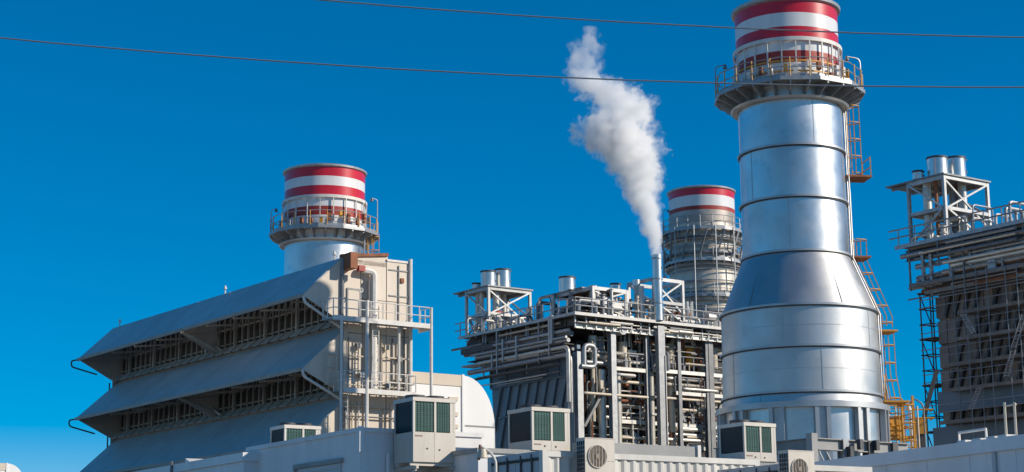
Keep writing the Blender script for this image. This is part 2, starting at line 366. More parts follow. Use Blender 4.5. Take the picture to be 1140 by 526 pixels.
MB().box(lp(276, 59, 0.6), (1.2, 1.4, 0.1), Matrix.Rotation(la, 3, 'Z')).build('landing', 'rust', root)
ladder(root, [lp(438, 89, 0.5), lp(405, 87, 0.35), lp(355, 86, 0.35)], od)
MB().box(lp(356, 86, 0.6), (1.2, 1.4, 0.1), Matrix.Rotation(la, 3, 'Z')).build('landing', 'yellow_paint', root)
MB().box(lp(438, 89, 0.8), (1.5, 1.5, 0.1), Matrix.Rotation(la, 3, 'Z')).build('landing', 'yellow_paint', root)
ladder(root, [V((od.x * (rb + 1.2), od.y * (rb + 1.2), 0.05)), lp(440, 89, 1.2)], od)
# conduits beside the ladder
for k, ex in enumerate((0.12, 0.2)):
    a2 = la - R(10 + 3 * k); o2 = V((math.cos(a2), math.sin(a2), 0)); pts = []
    for (py, hp) in ((430, 87), (338, 85.5), (278, 59), (100, 57)):
        z, r = mz(py, hp); pts.append(o2 * (r + ex) + V((0, 0, z)))
    MB().pipe(pts, 0.045, 6).build('conduit', 'galvanised', root, 40)

# left stack ----------------------------------------------------------------
def small_stack(Y, pxc, pyc, lean, label, bands, rim_y, half, deck, shell_half, under, npost, nside=14, postm='yellow_paint'):
    X = atY(pxc, pyc, Y).x
    def zz(py, hp):
        z = 25
        for _ in range(4):
            r = hp * mpp(Y, z); z = atY(pxc - lean * (pyc - py), py, Y - r).z
        return z, hp * mpp(Y, z)
    root = thing('chimney_stack', label, 'chimney', (X, Y, 0), 0, 'striped chimney stacks')
    for (y0, y1, m_) in bands:
        za, ra = zz(y0, half); zb_, rb_ = zz(y1, half)
        MB().lathe([(ra, za), (rb_, zb_)], 72).build('red_band' if m_[0] == 'r' else ('white_band' if m_[0] == 'w' else 'steel_band'), m_, root, 60)
    z0, r0 = zz(rim_y, half)
    MB().lathe([(r0 - 0.02, z0), (r0 + 0.13, z0 + 0.06), (r0 + 0.15, z0 + 0.2), (r0 + 0.05, z0 + 0.24), (r0 - 0.3, z0 + 0.2), (r0 - 0.3, z0 - 3)], 72).build('rim', 'galvanised', root, 50)
    return root, zz
root, zz = small_stack(131, 361, 270, 0.012, 'chimney stack rising behind the grey louvred filter house, red and white striped top',
    [(185.5, 195.5, 'red_paint'), (195.5, 206, 'white_paint'), (206, 217, 'red_paint'), (217, 229, 'white_paint'), (229, 239, 'rusty_red'), (239, 262, 'white_paint')], 185.5, 44.5, None, 44, None, None)
zd, Rd = zz(250, 61); zt, rt = zz(262, 44)
MB().lathe([(rt, zt), (rt, 14)], 72).build('shell_course', 'aluminium', root, 60)
MB().lathe([(rt, 14), (rt + 1.6, 9), (rt + 1.6, 0)], 72).build('shell_course', 'aluminium', root, 60)
pl = stack_platform(root, rt, Rd, zd, 14, npost=20, brk=24, under=0.9)
zs, rs = zz(218, 46.5)
scr = MB().ring(rs - 0.05, rs + 0.05, zs - 0.1, zs + 0.12, 64).build('guard_ring', 'white_steel', root, 40)
me = MB().box((0, 0, (zs - zd) / 2), (0.07, 0.07, zs - zd)).mesh('guard_post', 'white_steel')
for i in range(20): put('guard_post', me, scr, (rs * math.cos(i * math.pi / 10), rs * math.sin(i * math.pi / 10), zd), i * math.pi / 10)
for i in range(12):
    a = R(205 + i * 13 + rng.uniform(-3, 3)); rr = rs + 0.3
    MB().box((rr * math.cos(a), rr * math.sin(a), zd + rng.uniform(0.35, 1.0)), (0.22, 0.22, rng.uniform(0.3, 0.8)), Matrix.Rotation(a, 3, 'Z')).build('instrument_box', rng.choice(['yellow_paint', 'rust', 'galvanised']), pl)
lamp_pole(pl, -Rd + 0.15, -0.4, zd, 1.9, 0.4, -0.2); lamp_pole(pl, Rd - 0.1, -0.5, zd, 2.6, -0.4, -0.2)
ladder(root, [V((rt + 0.35, -0.5, 12)), V((rt + 0.35, -0.5, zd))], (1, -0.1, 0))
P('riser_pipe', 'galvanised', root, (rt + 0.15, -1.3, 12), (rt + 0.15, -1.3, zd - 0.2), 0.07)

# middle stack ---------------------------------------------------------------
root, zz = small_stack(165, 783, 290, 0.03, 'soot-stained chimney stack ringed with walkways between the steam plume and tallest stack',
    [(209, 216.5, 'red_paint'), (216.5, 228.5, 'white_paint'), (228.5, 233, 'rusty_red'), (233, 247, 'sooty_steel')], 209, 36.5, None, 37, None, None)
zt, rt = zz(247, 36.5)
prev = (zt, rt)
for i, (py, hp) in enumerate([(262, 37), (280, 38), (295, 38), (325, 38.5), (345, 39), (368, 39)]):
    z, r = zz(py, hp)
    MB().lathe([(prev[1], prev[0]), (r, z)], 72).build('shell_course', 'aluminium_dull' if i % 2 else 'sooty_steel' if i == 2 else 'aluminium_dull', root, 60)
    MB().ring(r - 0.05, r + 0.22, z - 0.15, z + 0.1, 72).build('flange_ring', 'steel_grey', root, 40)
    prev = (z, r)
MB().lathe([(prev[1], prev[0]), (prev[1] + 0.4, 0)], 72).build('shell_course', 'aluminium_dull', root, 60)
for py, hp, und in ((252, 45, 1.1), (287, 43, 0.6), (327, 43, 0.6)):
    zd, Rd = zz(py, hp)
    stack_platform(root, rt + 0.15, Rd, zd, 20, 'steel_grey', 'galvanised', 20, 20, 0.5, und)
z1 = zz(252, 37)[0]; z2 = zz(330, 37)[0]; z3 = zz(365, 38)[0]
for i in range(12):
    a = 2 * math.pi * (i + 0.4) / 12; rr = rt + 0.75
    P('standpipe', 'galvanised', root, (rr * math.cos(a), rr * math.sin(a), z3), (rr * math.cos(a), rr * math.sin(a), z1), 0.06, 6)
for i in range(14):
    a = 2 * math.pi * i / 14; rr = rt + 0.5; a2 = a + 0.22
    B('knee_brace', 'steel_grey', root, (rr * math.cos(a), rr * math.sin(a), z1 - 3.0), (rr * math.cos(a2) * 1.1, rr * math.sin(a2) * 1.1, z1 - 0.4), 0.14, 0.14)
for k, py in enumerate((262, 272, 300, 312, 340, 352)):
    z, r = zz(py, 40)
    MB().pipe([((r + 0.2) * math.cos(2 * math.pi * i / 40), (r + 0.2) * math.sin(2 * math.pi * i / 40), z) for i in range(40)], 0.06, 6, True).build('hoop_pipe', 'galvanised', root, 40)
zd, Rd = zz(252, 45)
lamp_pole(root, -Rd + 0.1, -0.5, zd, 2.2, 0.5, -0.1)

# ------------------------------------------------------------------ filter house (left)
GA = 36.0
p0 = atY(380, 300, 110); FH = Frame(p0.x, 110, GA)
root = thing('filter_house', 'long grey filter house with stacked overhanging louvre hoods and cream end wall', 'filter house', (FH.o.x, FH.o.y, 0), GA)
tip1, tip2 = FH.ony(336, 329.6), FH.ony(336, 410.5)
zt = FH.ony(380, 287).z; BX = 0.45; b1 = FH.ony(379, 362.5, 0).z; b2 = FH.ony(384, 442, 0).z
dz = tip1.z - tip2.z; tx = (tip1.x + tip2.x) / 2
LEN = FH.onx(87, 400, tx).y
t1, t2 = tip1.z + 0.1, tip2.z + 0.02; t3 = t2 - dz; b3 = b2 - (b1 - b2)
tops = [zt, b1, b2]; tips = [t1, t2, t3]; bases = [b1, b2, b3]
NP = 7
for k in range(3):
    n_ = V((tips[k] - tops[k], 0, -tx)).normalized()      # slope normal
    if n_.z < 0: n_ = -n_
    for j in range(NP):                                   # each hood is four sheets with a seam between
        y0, y1 = LEN * j / NP + 0.03, LEN * (j + 1) / NP - 0.03
        a, b = V((0.0 if k == 0 else BX, y0, tops[k])), V((tx, y0, tips[k]))
        MB().prism([a, b, b - n_ * 0.1, a - n_ * 0.1], (0, y1 - y0, 0)).build('hood_sheet', 'hood_grey', root)
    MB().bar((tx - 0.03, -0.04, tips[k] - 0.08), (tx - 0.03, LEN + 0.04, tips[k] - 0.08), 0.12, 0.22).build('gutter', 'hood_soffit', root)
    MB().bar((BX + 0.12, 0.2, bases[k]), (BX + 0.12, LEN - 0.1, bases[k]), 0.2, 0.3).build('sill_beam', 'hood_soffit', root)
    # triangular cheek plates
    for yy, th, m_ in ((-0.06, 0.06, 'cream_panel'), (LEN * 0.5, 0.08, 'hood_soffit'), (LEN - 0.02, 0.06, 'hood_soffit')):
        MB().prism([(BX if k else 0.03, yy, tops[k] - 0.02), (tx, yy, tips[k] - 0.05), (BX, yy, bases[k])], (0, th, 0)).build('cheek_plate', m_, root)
    if k < 2:
        zb_, zt_ = bases[k] + 0.15, tops[k] - 0.2
        nst = 40
        sm_ = MB().box((0, 0, (zt_ - zb_) / 2), (0.1, 0.09, zt_ - zb_)).mesh('stud', 'stud_grey')
        big = MB().box((0, 0, (zt_ - zb_) / 2), (0.2, 0.2, zt_ - zb_)).mesh('stud', 'stud_grey')
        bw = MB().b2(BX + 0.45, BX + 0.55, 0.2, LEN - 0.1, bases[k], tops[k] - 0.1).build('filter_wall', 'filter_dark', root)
        for i in range(nst):
            put('stud', big if i % 5 == 2 else sm_, root, (BX + (0.1 if i % 5 == 2 else 0.2), LEN * (i + 0.5) / nst, zb_))
        for fz in (0.18, 0.45, 0.72):
            MB().bar((BX + 0.28, 0.2, zb_ + (zt_ - zb_) * fz), (BX + 0.28, LEN - 0.2, zb_ + (zt_ - zb_) * fz), 0.06, 0.1).build('rail', 'stud_grey', root)
        for i in range(0, nst, 1):
            ya, yb = LEN * (i + 0.5) / nst, LEN * (i + 1.5) / nst
            B('cross_brace', 'stud_grey', root, (BX + 0.3, ya, zb_ + (zt_ - zb_) * 0.75), (BX + 0.3, yb, zb_ + (zt_ - zb_) * 0.4), 0.05, 0.07)
        # hood brackets and bottom flap plates
        for i in range(9):
            yy = LEN * (i + 0.5) / 9
            B('hood_strut', 'stud_grey', root, (tx + 0.25, yy, tips[k] - 0.2), (0.05, yy, tips[k] + 0.1), 0.08, 0.12)
        for i in range(26):
            y0, y1 = LEN * i / 26 + 0.1, LEN * (i + 1) / 26 - 0.12
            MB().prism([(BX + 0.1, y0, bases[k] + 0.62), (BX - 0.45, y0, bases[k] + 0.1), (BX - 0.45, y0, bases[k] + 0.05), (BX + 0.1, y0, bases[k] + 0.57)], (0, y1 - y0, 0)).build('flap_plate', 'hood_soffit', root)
        # big diagonal brace at mid length
        B('diagonal_brace', 'stud_grey', root, (tx + 0.2, LEN * 0.5 - 0.3, tips[k] - 0.2), (BX, LEN * 0.5 - 0.3, bases[k] + 0.3), 0.18, 0.2)
        B('diagonal_brace', 'stud_grey', root, (0.0, LEN * 0.56, tips[k] + 0.2), (-0.05, LEN * 0.46, bases[k] + 0.3), 0.14, 0.14)
        # overflow pipe at the far end and flashing at the near end
        MB().pipe(bend([(tx - 0.1, LEN + 0.1, tips[k] - 0.1), (tx - 0.35, LEN + 0.5, tips[k] - 0.15), (tx - 0.3, LEN + 0.5, tips[k] - 0.6), (tx * 0.4, LEN + 0.2, tips[k] - 1.1)], 0.2), 0.06, 6).build('overflow_pipe', 'dark_steel', root, 40)
    MB().pipe(bend([(tx, -0.12, tips[k] - 0.1), (tx + 0.1, -0.12, tips[k] - 0.5), (-0.1, -0.12, bases[k] - 0.15)], 0.25), 0.09, 8).build('drain_pipe', 'white_steel', root, 40)
P('far_post', 'dark_steel', root, (-0.1, LEN + 0.05, 0), (-0.1, LEN + 0.05, bases[0]), 0.06)
XW = FH.ony(456, 300).x
MB().b2(1.05, XW - 0.05, 0.15, LEN, 0, zt - 0.35).build('core', 'cream_panel', root)
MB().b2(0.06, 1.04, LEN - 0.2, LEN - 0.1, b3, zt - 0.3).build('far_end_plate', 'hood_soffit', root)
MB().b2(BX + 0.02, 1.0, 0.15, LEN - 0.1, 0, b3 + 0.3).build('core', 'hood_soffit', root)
# end wall panels
xs = [0.0, FH.ony(404, 330).x, FH.ony(430, 330).x, XW]
rows = [0.0, b3 + 1, b2 - 0.6, b2 + 1.7, b1 - 0.4, b1 + 1.8, zt]
for i in range(3):
    for j in range(len(rows) - 1):
        z1 = rows[j + 1] - 0.02
        if i == 2 and j == len(rows) - 2: z1 = FH.ony(445, 293).z
        MB().b2(xs[i] + 0.02, xs[i + 1] - 0.02, 0.0 if i < 2 else -0.04, 0.14, rows[j] + 0.02, z1).build('wall_panel', 'cream_panel', root)
zt2 = FH.ony(445, 293).z
MB().prism([(0.0, -0.12, zt + 0.02), (xs[2] + 0.1, -0.12, zt + 0.42), (xs[2] + 0.1, -0.12, zt + 0.62), (0, -0.12, zt + 0.22)], (0, 0.3, 0)).build('roof_edge', 'rust', root)
MB().prism([(0.0, 0.0, zt), (xs[2] + 0.1, 0.0, zt + 0.4), (xs[2] + 0.1, 0.0, zt - 0.3), (0, 0, zt - 0.3)], (0, 0.12, 0)).build('wall_gable', 'cream_panel', root)
MB().b2(xs[2], XW + 0.05, -0.1, 0.3, zt2, zt2 + 0.14).build('coping', 'white_steel', root)
# battens on the right-hand panel, door, vertical column members
xm = (xs[2] + XW) / 2
B('batten', 'steel_grey', root, (xm, -0.08, b1 + 0.3), (xm, -0.08, zt2 - 0.2), 0.1, 0.06)
for f in (0.12, 0.5, 0.88): B('batten', 'steel_grey', root, (xs[2] + 0.15, -0.075, b1 + (zt2 - b1) * f), (XW - 0.1, -0.075, b1 + (zt2 - b1) * f), 0.05, 0.07)
MB().b2(xs[2] + 1.0, xs[2] + 1.25, -0.14, -0.05, zt2 - 1.3, zt2 - 1.0).build('wall_sign', 'rust', root)
xd0, xd1 = FH.ony(387, 340).x, FH.ony(400, 340).x
dr = MB().b2(xd0, xd1, -0.07, 0.0, b1 + 0.15, b1 + 2.3).build('door', 'cream_panel', root)
fr = MB().b2(xd0 - 0.08, xd0, -0.1, 0, b1 + 0.15, b1 + 2.4).b2(xd1, xd1 + 0.08, -0.1, 0, b1 + 0.15, b1 + 2.4).b2(xd0, xd1, -0.1, 0, b1 + 2.3, b1 + 2.4).build('door_frame', 'steel_grey', dr)
# hoist
hx = FH.ony(392, 300).x
MB().bar((hx - 0.5, 0.3, zt - 0.3), (hx - 0.5, -1.1, zt - 0.3), 0.5, 1.0).build('hoist_beam', 'rust', root)
MB().box((hx + 0.1, -0.9, zt - 0.75), (0.45, 0.35, 0.35)).build('hoist', 'valve_red', root)
P('hoist_chain', 'dark_steel', root, (hx + 0.1, -0.9, zt - 2.0), (hx + 0.1, -0.9, zt - 0.9), 0.03, 6)
MB().pipe([(hx + 0.1 + 0.14 * math.cos(a), -0.9, zt - 2.1 + 0.14 * math.sin(a)) for a in [R(200 + 30 * i) for i in range(9)]], 0.04, 6).build('hook', 'white_steel', root, 40)
# white risers on the end wall
def vpipe(px, y0p, y1p, yy, r, m_='white_steel', name='riser_pipe', top=None):
    a, b = FH.ony(px, y0p, yy), FH.ony(px, y1p, yy)
    x = (a.x + b.x) / 2
    pts = [(x, yy, max(0, a.z)), (x, yy, b.z)] + ([top(x, yy, b.z)] if top else [])
    return MB().pipe(bend(pts, 0.35), r, 8).build(name, m_, root, 40)
def post0(px, y1p, yy, r, m_='white_steel', name='post'):
    b = FH.ony(px, y1p, yy); return MB().tube((b.x, yy, 0), (b.x, yy, b.z), r, 8).build(name, m_, root, 40)
vpipe(416, 440, 303, -0.35, 0.22, top=lambda x, y, z: (x - 1.0, y, z + 0.05))
vpipe(410, 440, 312, -0.3, 0.07, 'steel_grey')
post0(381.5, 288, -0.18, 0.1, 'steel_grey'); post0(457, 289, -0.12, 0.13)
for px, m_ in ((388, 'steel_grey'), (395, 'cream_pipe'), (425, 'cream_pipe'), (437, 'steel_grey'), (442, 'cream_pipe'), (450, 'steel_grey')):
    vpipe(px, 436, 372 + random.randint(-6, 14), -0.12, random.choice([0.05, 0.08]), m_)
for px in (384, 392, 399, 407, 428, 436, 447):
    vpipe(px, 520, 446 + random.randint(0, 12), -0.14, 0.06, random.choice(['cream_pipe', 'steel_grey', 'white_steel']))
for (pa, pb, py) in ((388, 405, 396), (388, 420, 416), (425, 455, 398), (383, 452, 428), (420, 456, 425), (384, 425, 452), (384, 452, 463)):
    a, b = FH.ony(pa, py, -0.25), FH.ony(pb, py + 2, -0.25)
    P('conduit', random.choice(['cream_pipe', 'steel_grey']), root, (a.x, -0.25, a.z), (b.x, -0.25, a.z), 0.05, 6)
for (px, py) in ((431, 387), (445, 400), (432, 430), (444, 424), (400, 385), (403, 418)):
    a = FH.ony(px, py, -0.3); MB().box((a.x, -0.25, a.z), (0.35, 0.2, 0.3)).build('junction_box', random.choice(['steel_grey', 'cream_pipe']), root)
# platforms
OUT = -1.5
def plat(py, pxl, pxr, name='platform'):
    zc_ = FH.ony(425, py, OUT).z; xl, xr = FH.ony(pxl, py, OUT).x, FH.ony(pxr, py, OUT).x
    d = MB().b2(xl, xr, OUT + 0.02, -0.2, zc_ - 0.08, zc_).build(name, 'galvanised', root)
    MB().b2(xl - 0.02, xr + 0.02, OUT - 0.04, OUT + 0.03, zc_ - 0.2, zc_ + 0.1).build('edge_channel', 'white_steel', d)
    MB().b2(xr, xr + 0.06, OUT, 0.0, zc_ - 0.28, zc_ + 0.14).build('edge_channel', 'white_steel', d)
    n = 8; pm_ = MB().tube((0, 0, 0), (0, 0, 1.15), 0.035, 6).mesh('rail_post', 'white_steel', 40)
    for i in range(n + 1): put('rail_post', pm_, d, (xl + (xr - xl) * i / n, OUT, zc_))
    for yy in (-0.8, -0.25): put('rail_post', pm_, d, (xr, yy, zc_)); put('rail_post', pm_, d, (xl, yy, zc_))
    for h in (0.58, 1.13):
        MB().pipe([(xl, -0.2, zc_ + h), (xl, OUT, zc_ + h), (xr, OUT, zc_ + h), (xr, -0.2, zc_ + h)], 0.032, 6).build('handrail', 'white_steel', d, 40)
    return d, xl, xr, zc_
d1, xl, xr, zp1 = plat(357.5, 371, 480)
d2, xl2, xr2, zp2 = plat(436, 383, 463)
MB().tube((xr, OUT, 0), (xr, OUT, zp1 + 1.15), 0.1, 8).build('post', 'white_steel', root, 40)
MB().tube((FH.ony(408.5, 400, OUT).x, OUT, 0), (FH.ony(408.5, 400, OUT).x, OUT, zp1 + 1.2), 0.12, 8).build('post', 'white_steel', root, 40)
MB().tube((FH.ony(380, 400, OUT).x, OUT, 0), (FH.ony(380, 400, OUT).x, OUT, zp1), 0.09, 8).build('post', 'white_steel', root, 40)
MB().tube((FH.ony(444, 400, -0.9).x, -0.9, 0), (FH.ony(444, 400, -0.9).x, -0.9, zp1), 0.09, 8).build('post', 'white_steel', root, 40)
lx = FH.ony(418, 400, -1.0).x
ladder(root, [V((lx, -1.0, zp2)), V((lx, -1.0, zp1 + 1.0))], (0, -1, 0), 0.45, 'white_steel', False)
ladder(root, [V((lx - 2.2, -1.0, 0.0)), V((lx - 2.2, -1.0, zp2 + 1.0))], (0, -1, 0), 0.45, 'white_steel', False)
lx = FH.ony(373, 400, -0.5).x
for s_ in (-0.5, 0.2):
    P('cat_ladder_rail', 'cream_pipe', root, (lx + s_, -0.3, b2 + 0.6), (lx + s_, -0.3, b2 + 2.6), 0.05, 6)
for h in (0.7, 1.7, 2.5): P('cat_ladder_rung', 'cream_pipe', root, (lx - 0.5, -0.3, b2 + h), (lx + 0.2, -0.3, b2 + h), 0.04, 6)
# small lamps on the ridge
for f in (0.03, 0.46, 0.97):
    MB().tube((0.1, LEN * f, zt), (0.1, LEN * f, zt + 0.35), 0.05, 6).tube((0.1, LEN * f, zt + 0.35), (0.1, LEN * f, zt + 0.6), 0.14, 8, 0.05).build('ridge_lamp', 'white_steel', root, 40)

# ------------------------------------------------------------------ intake ducts (white elbow)
def intake_duct(px0, px1, py1, pxe, pye, Y, label, long_=9.0, hgt=None):
    p = atY(px1, py1, Y); fr = Frame(p.x, Y, GA); t = fr.ony(px1, py1); zt_ = t.z
    rt_ = thing('intake_duct', label, 'duct', (fr.o.x, fr.o.y, 0), GA, 'white intake ducts')
    W = fr.ony(pxe, pye).x; D = 6.0
    x0 = fr.ony(px0, py1).x
    band = 0.75
    MB().b2(x0, -0.02, -0.05, D, zt_ - band, zt_).build('top_band', 'duct_beige', rt_)
    MB().b2(x0 + 0.02, -0.02, 0.0, D - 0.05, 0, zt_ - band - 0.02).build('side_panel', 'duct_white', rt_)
    MB().b2(-0.02, 0.16, -0.09, D + 0.05, 0, zt_ + 0.05).build('joint_flange', 'duct_white', rt_)
    n = 18; Rz = (zt_ - fr.ony(pxe, pye).z) if hgt is None else hgt
    prof = [(0.16, 0.0, 0.0), (0.16, 0.0, zt_ - 0.02)] + [(0.16 + (W - 0.16) * math.sin(R(90) * i / n), 0.0, zt_ - Rz + (Rz - 0.02) * math.cos(R(90) * i / n)) for i in range(1, n + 1)] + [(W, 0, 0)]
    MB().prism(prof, (0, D, 0)).build('elbow', 'duct_white', rt_, 20)
    MB().b2(0.17, W - 0.02, -0.03, 0.0, zt_ - Rz * 0.98 + 0.0, zt_ - Rz * 0.98 + 0.1).build('weld_strap', 'steel_grey', rt_)
    for i, zf in enumerate((zt_ - 1.6, zt_ - 2.6, zt_ - 3.4)):
        MB().box((-0.7, -0.04, zf), (0.7, 0.08, 0.25)).build('cable_bracket', 'duct_beige', rt_)
    return rt_
intake_duct(447, 514, 418, 551, 478, 118, 'white rounded intake duct elbow with beige top band right of the filter house')
intake_duct(-60, 7, 516, 27, 540, 190, 'tip of a white rounded duct peeping in at the bottom left corner')

# ------------------------------------------------------------------ steel frame tower with silencers on the boiler roofs
def steel_frame(fr, label, x0, x1, y0, y1, z0, z1, zmid, over=0.0, plate=0.0, group='steel frames on the boiler roofs', light=False):
    c = fr.o + fr.vx * x0 + fr.vy * y0
    t = thing('steel_frame', label, 'frame', (c.x, c.y, z0), fr.deg, group)
    W, D, H, M_ = x1 - x0, y1 - y0, z1 - z0, zmid - z0
    mm = 'frame_steel'
    for (a, b) in ((0, 0), (W, 0), (0, D), (W, D)): B('column', mm, t, (a, b, 0), (a, b, H), 0.2, 0.2)
    for h, wd in ((H - 0.12, 0.26), (M_, 0.22)):
        for p, q in (((0.12, 0, h), (W - 0.12, 0, h)), ((0, 0.12, h), (0, D - 0.12, h)), ((0.12, D, h), (W - 0.12, D, h)), ((W, 0.12, h), (W, D - 0.12, h))):
            B('beam', mm, t, p, q, 0.18, wd)
    for p, q in (((0.1, -0.06, M_), (W - 0.1, -0.06, H - 0.2)), ((0.1, 0.05, H - 0.25), (W - 0.1, 0.05, M_ * 0.6)), ((0.1, -0.04, M_), (W - 0.1, -0.04, 0.2)), ((-0.1, 0.1, M_), (-0.1, D - 0.1, H - 0.2)),
                 ((-0.1, D - 0.1, 0.2), (-0.1, 0.1, M_)), ((W, 0.1, M_), (W, D - 0.1, H - 0.3))):
        B('brace', mm, t, p, q, 0.1, 0.12)
    if plate < D: MB().b2(-0.2, W + 0.2, plate - 0.2, D + over + 0.2, H, H + 0.1).build('roof_plate', 'steel_grey', t)
    if over:
        for xx in (0.2, W / 2, W - 0.2): B('outrigger', 'steel_grey', t, (xx, D, H - 0.12), (xx, D + over, H - 0.12), 0.12, 0.2)
    return t
def silencer(fr, label, x, y, z0, r, h, pipe_to=None):
    c = fr.o + fr.vx * x + fr.vy * y
    t = thing('vent_silencer', label, 'silencer', (c.x, c.y, z0), fr.deg, 'vent silencers on the boiler roofs')
    MB().lathe([(0, 0), (r, 0), (r, h), (r - 0.05, h + 0.02), (r - 0.05, h - 0.4), (0, h - 0.4)], 28).build('drum', 'silencer_metal', t, 40)
    MB().ring(r - 0.01, r + 0.03, h - 0.1, h + 0.03, 28).build('top_hoop', 'dark_steel', t, 40)
    MB().box((r * 0.55, -r * 0.86, h * 0.4), (0.14, 0.08, 0.1)).build('drain_lug', 'dark_steel', t)
    MB().box((r * 0.6, -r * 0.83, h * 0.9), (0.14, 0.08, 0.1)).build('drain_lug', 'dark_steel', t)
    return t
def clutter(parent, rg, n, x0, x1, y0, y1, z0, zmax, mats, inner=True):
    """valves, stub pipes and small vessels standing on a floor at z0"""
    for i in range(n):
        x, y = rg.uniform(x0, x1), rg.uniform(y0, y1); h = rg.uniform(0.5, zmax); r = rg.uniform(0.06, 0.2); m_ = rg.choice(mats)
        k = rg.random()
        if k < 0.45:
            a = rg.choice([0, math.pi / 2, math.pi, -math.pi / 2]); ln = rg.uniform(0.6, 2.0)
            MB().pipe(bend([(x, y, z0), (x, y, z0 + h), (x + ln * math.cos(a), y + ln * math.sin(a), z0 + h), (x + ln * math.cos(a), y + ln * math.sin(a), z0)], 0.25), r * 0.7, 8).build('pipe', m_, parent, 40)
        elif k < 0.75:
            q = MB().tube((x, y, z0), (x, y, z0 + h), r, 10).tube((x, y, z0 + h), (x, y, z0 + h + 0.08), r * 1.6, 10).tube((x, y, z0 + h * 0.5), (x, y, z0 + h * 0.5 + 0.1), r * 1.5, 10)
            q.build('valve', m_, parent, 40)
        else:
            ln = rg.uniform(0.5, 1.3)
            q = MB().tube((x - ln / 2, y, z0 + h * 0.6), (x + ln / 2, y, z0 + h * 0.6), r * 1.7, 12)
            q.bar((x - ln * 0.3, y, z0), (x - ln * 0.3, y, z0 + h * 0.6), 0.08, 0.08).bar((x + ln * 0.3, y, z0), (x + ln * 0.3, y, z0 + h * 0.6), 0.08, 0.08)
            q.build('vessel', m_, parent, 40)

# ------------------------------------------------------------------ central boiler
YB = 128.0
pb = atY(645, 400, YB); HB = Frame(pb.x, YB, GA)
ZD = HB.ony(690, 356).z
root = thing('boiler_block', 'steel boiler block packed with pipework between the white duct elbow and tallest chimney', 'boiler', (HB.o.x, HB.o.y, 0), GA, 'boiler blocks')
YL = HB.onx(546, 408).y; YE = HB.onx(514, 386, -0.8).y
XE = 19.0
# blue-grey shield wall on the left face: upper band of panels, then leaning ribs
zu = HB.onx(600, 423).z; zc1 = HB.onx(600, 398).z
edges = [0.3 + (YL - 0.3) * k / 5 for k in range(6)]
for k in range(5): MB().b2(0.05, 0.35, edges[k] + 0.015, edges[k + 1] - 0.015, zu + 0.02, zc1 + 0.4).build('wall_panel', 'boiler_blue_grey', root)
MB().prism([(0.12, 0.3, zu), (0.12, YL, zu), (0.12, YL - 1.4, 0), (0.12, 0.3, 0)], (0.25, 0, 0)).build('wall_panel', 'boiler_blue_grey', root)
for k in range(5): B('panel_rib', 'boiler_blue_grey', root, (0.0, edges[k + 1] - 0.0, zu), (0.0, edges[k + 1], zc1 + 0.4), 0.1, 0.12)
B('panel_rib', 'boiler_blue_grey', root, (0.02, 0.3, zu - 0.05), (0.02, YL, zu - 0.05), 0.16, 0.14)
for k in range(9):
    yt = 1.6 + (YL - 1.8) * k / 8; yb_ = yt + 3.6
    # leaning rib, clipped at the wall's slanted edge
    zb_ = zu - 12.0; f = 1.0
    if yb_ > YL - 0.9: f = max(0.25, (YL - 0.35 - yt) / 3.6)
    if k == 8: continue
    B('leaning_rib', 'boiler_blue_grey', root, (0.04, yt, zu - 0.1), (0.04, yt + 3.6 * f, zu - 12.0 * f), 0.2, 0.16)
MB().prism([(0.02, 0.5, zu - 0.2), (0.02, 1.5, zu - 0.2), (0.02, 2.8, zu - 12), (0.02, 0.5, zu - 12)], (0.08, 0, 0)).build('recess_panel', 'boiler_blue_grey', root)
zm = HB.onx(580, 462).z
B('panel_rib', 'boiler_blue_grey', root, (0.02, 2.5, zm), (0.02, YL - 1.0, zm), 0.12, 0.12)
# dark casing set back behind the open frame on the sunlit side
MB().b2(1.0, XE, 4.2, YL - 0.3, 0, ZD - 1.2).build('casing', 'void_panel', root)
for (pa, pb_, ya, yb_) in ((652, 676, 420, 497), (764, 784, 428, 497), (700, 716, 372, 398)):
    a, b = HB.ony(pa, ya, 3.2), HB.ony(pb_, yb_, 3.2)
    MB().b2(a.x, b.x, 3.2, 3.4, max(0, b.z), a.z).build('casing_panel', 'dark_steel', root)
# columns on the sunlit side
cols = [(644, 0.5, 'galvanised', 392), (682, 0.45, 'galvanised', 362), (720.5, 0.3, 'galvanised', 372), (756, 0.3, 'steel_grey', 362), (787, 0.36, 'steel_grey', 362)]
colx = []
for (px, wd, m_, yt) in cols:
    a = HB.ony(px, 430); zt_ = HB.ony(px, yt).z; colx.append(a.x)
    MB().ibeam((a.x, 0, 0), (a.x, 0, zt_), wd, wd, 0.05, (0, 1, 0)).build('column', m_, root)
xv = HB.ony(736, 430, -0.6).x
MB().bar((xv, -0.6, 0), (xv, -0.6, ZD - 0.3), 0.62, 0.42, (0, 1, 0)).build('column', 'galvanised', root)
B('column_edge', 'white_steel', root, (xv + 0.28, -0.84, 0), (xv + 0.28, -0.84, ZD - 2.5), 0.1, 0.06)
for px in (670.5, 687.5, 724.5, 748):
    x = HB.ony(px, 460, 0.6).x; zt_ = HB.ony(px, 412, 0.6).z
    MB().tube((x, 0.6, 0), (x, 0.6, zt_), 0.30 if px != 748 else 0.26, 12).build('downcomer_pipe', 'insulation' if px != 748 else 'cream_pipe', root, 40)
for x in (12.5, 15.5, 18.5):
    MB().ibeam((x, 0, 0), (x, 0, ZD), 0.45, 0.45, 0.05, (0, 1, 0)).build('column', 'steel_grey', root)
for x in (0.4, 3.3, 6.2, 9.3, 12.5):
    MB().ibeam((x, 3.0, 0), (x, 3.0, ZD), 0.4, 0.4, 0.05, (0, 1, 0)).build('column', 'steel_grey', root)
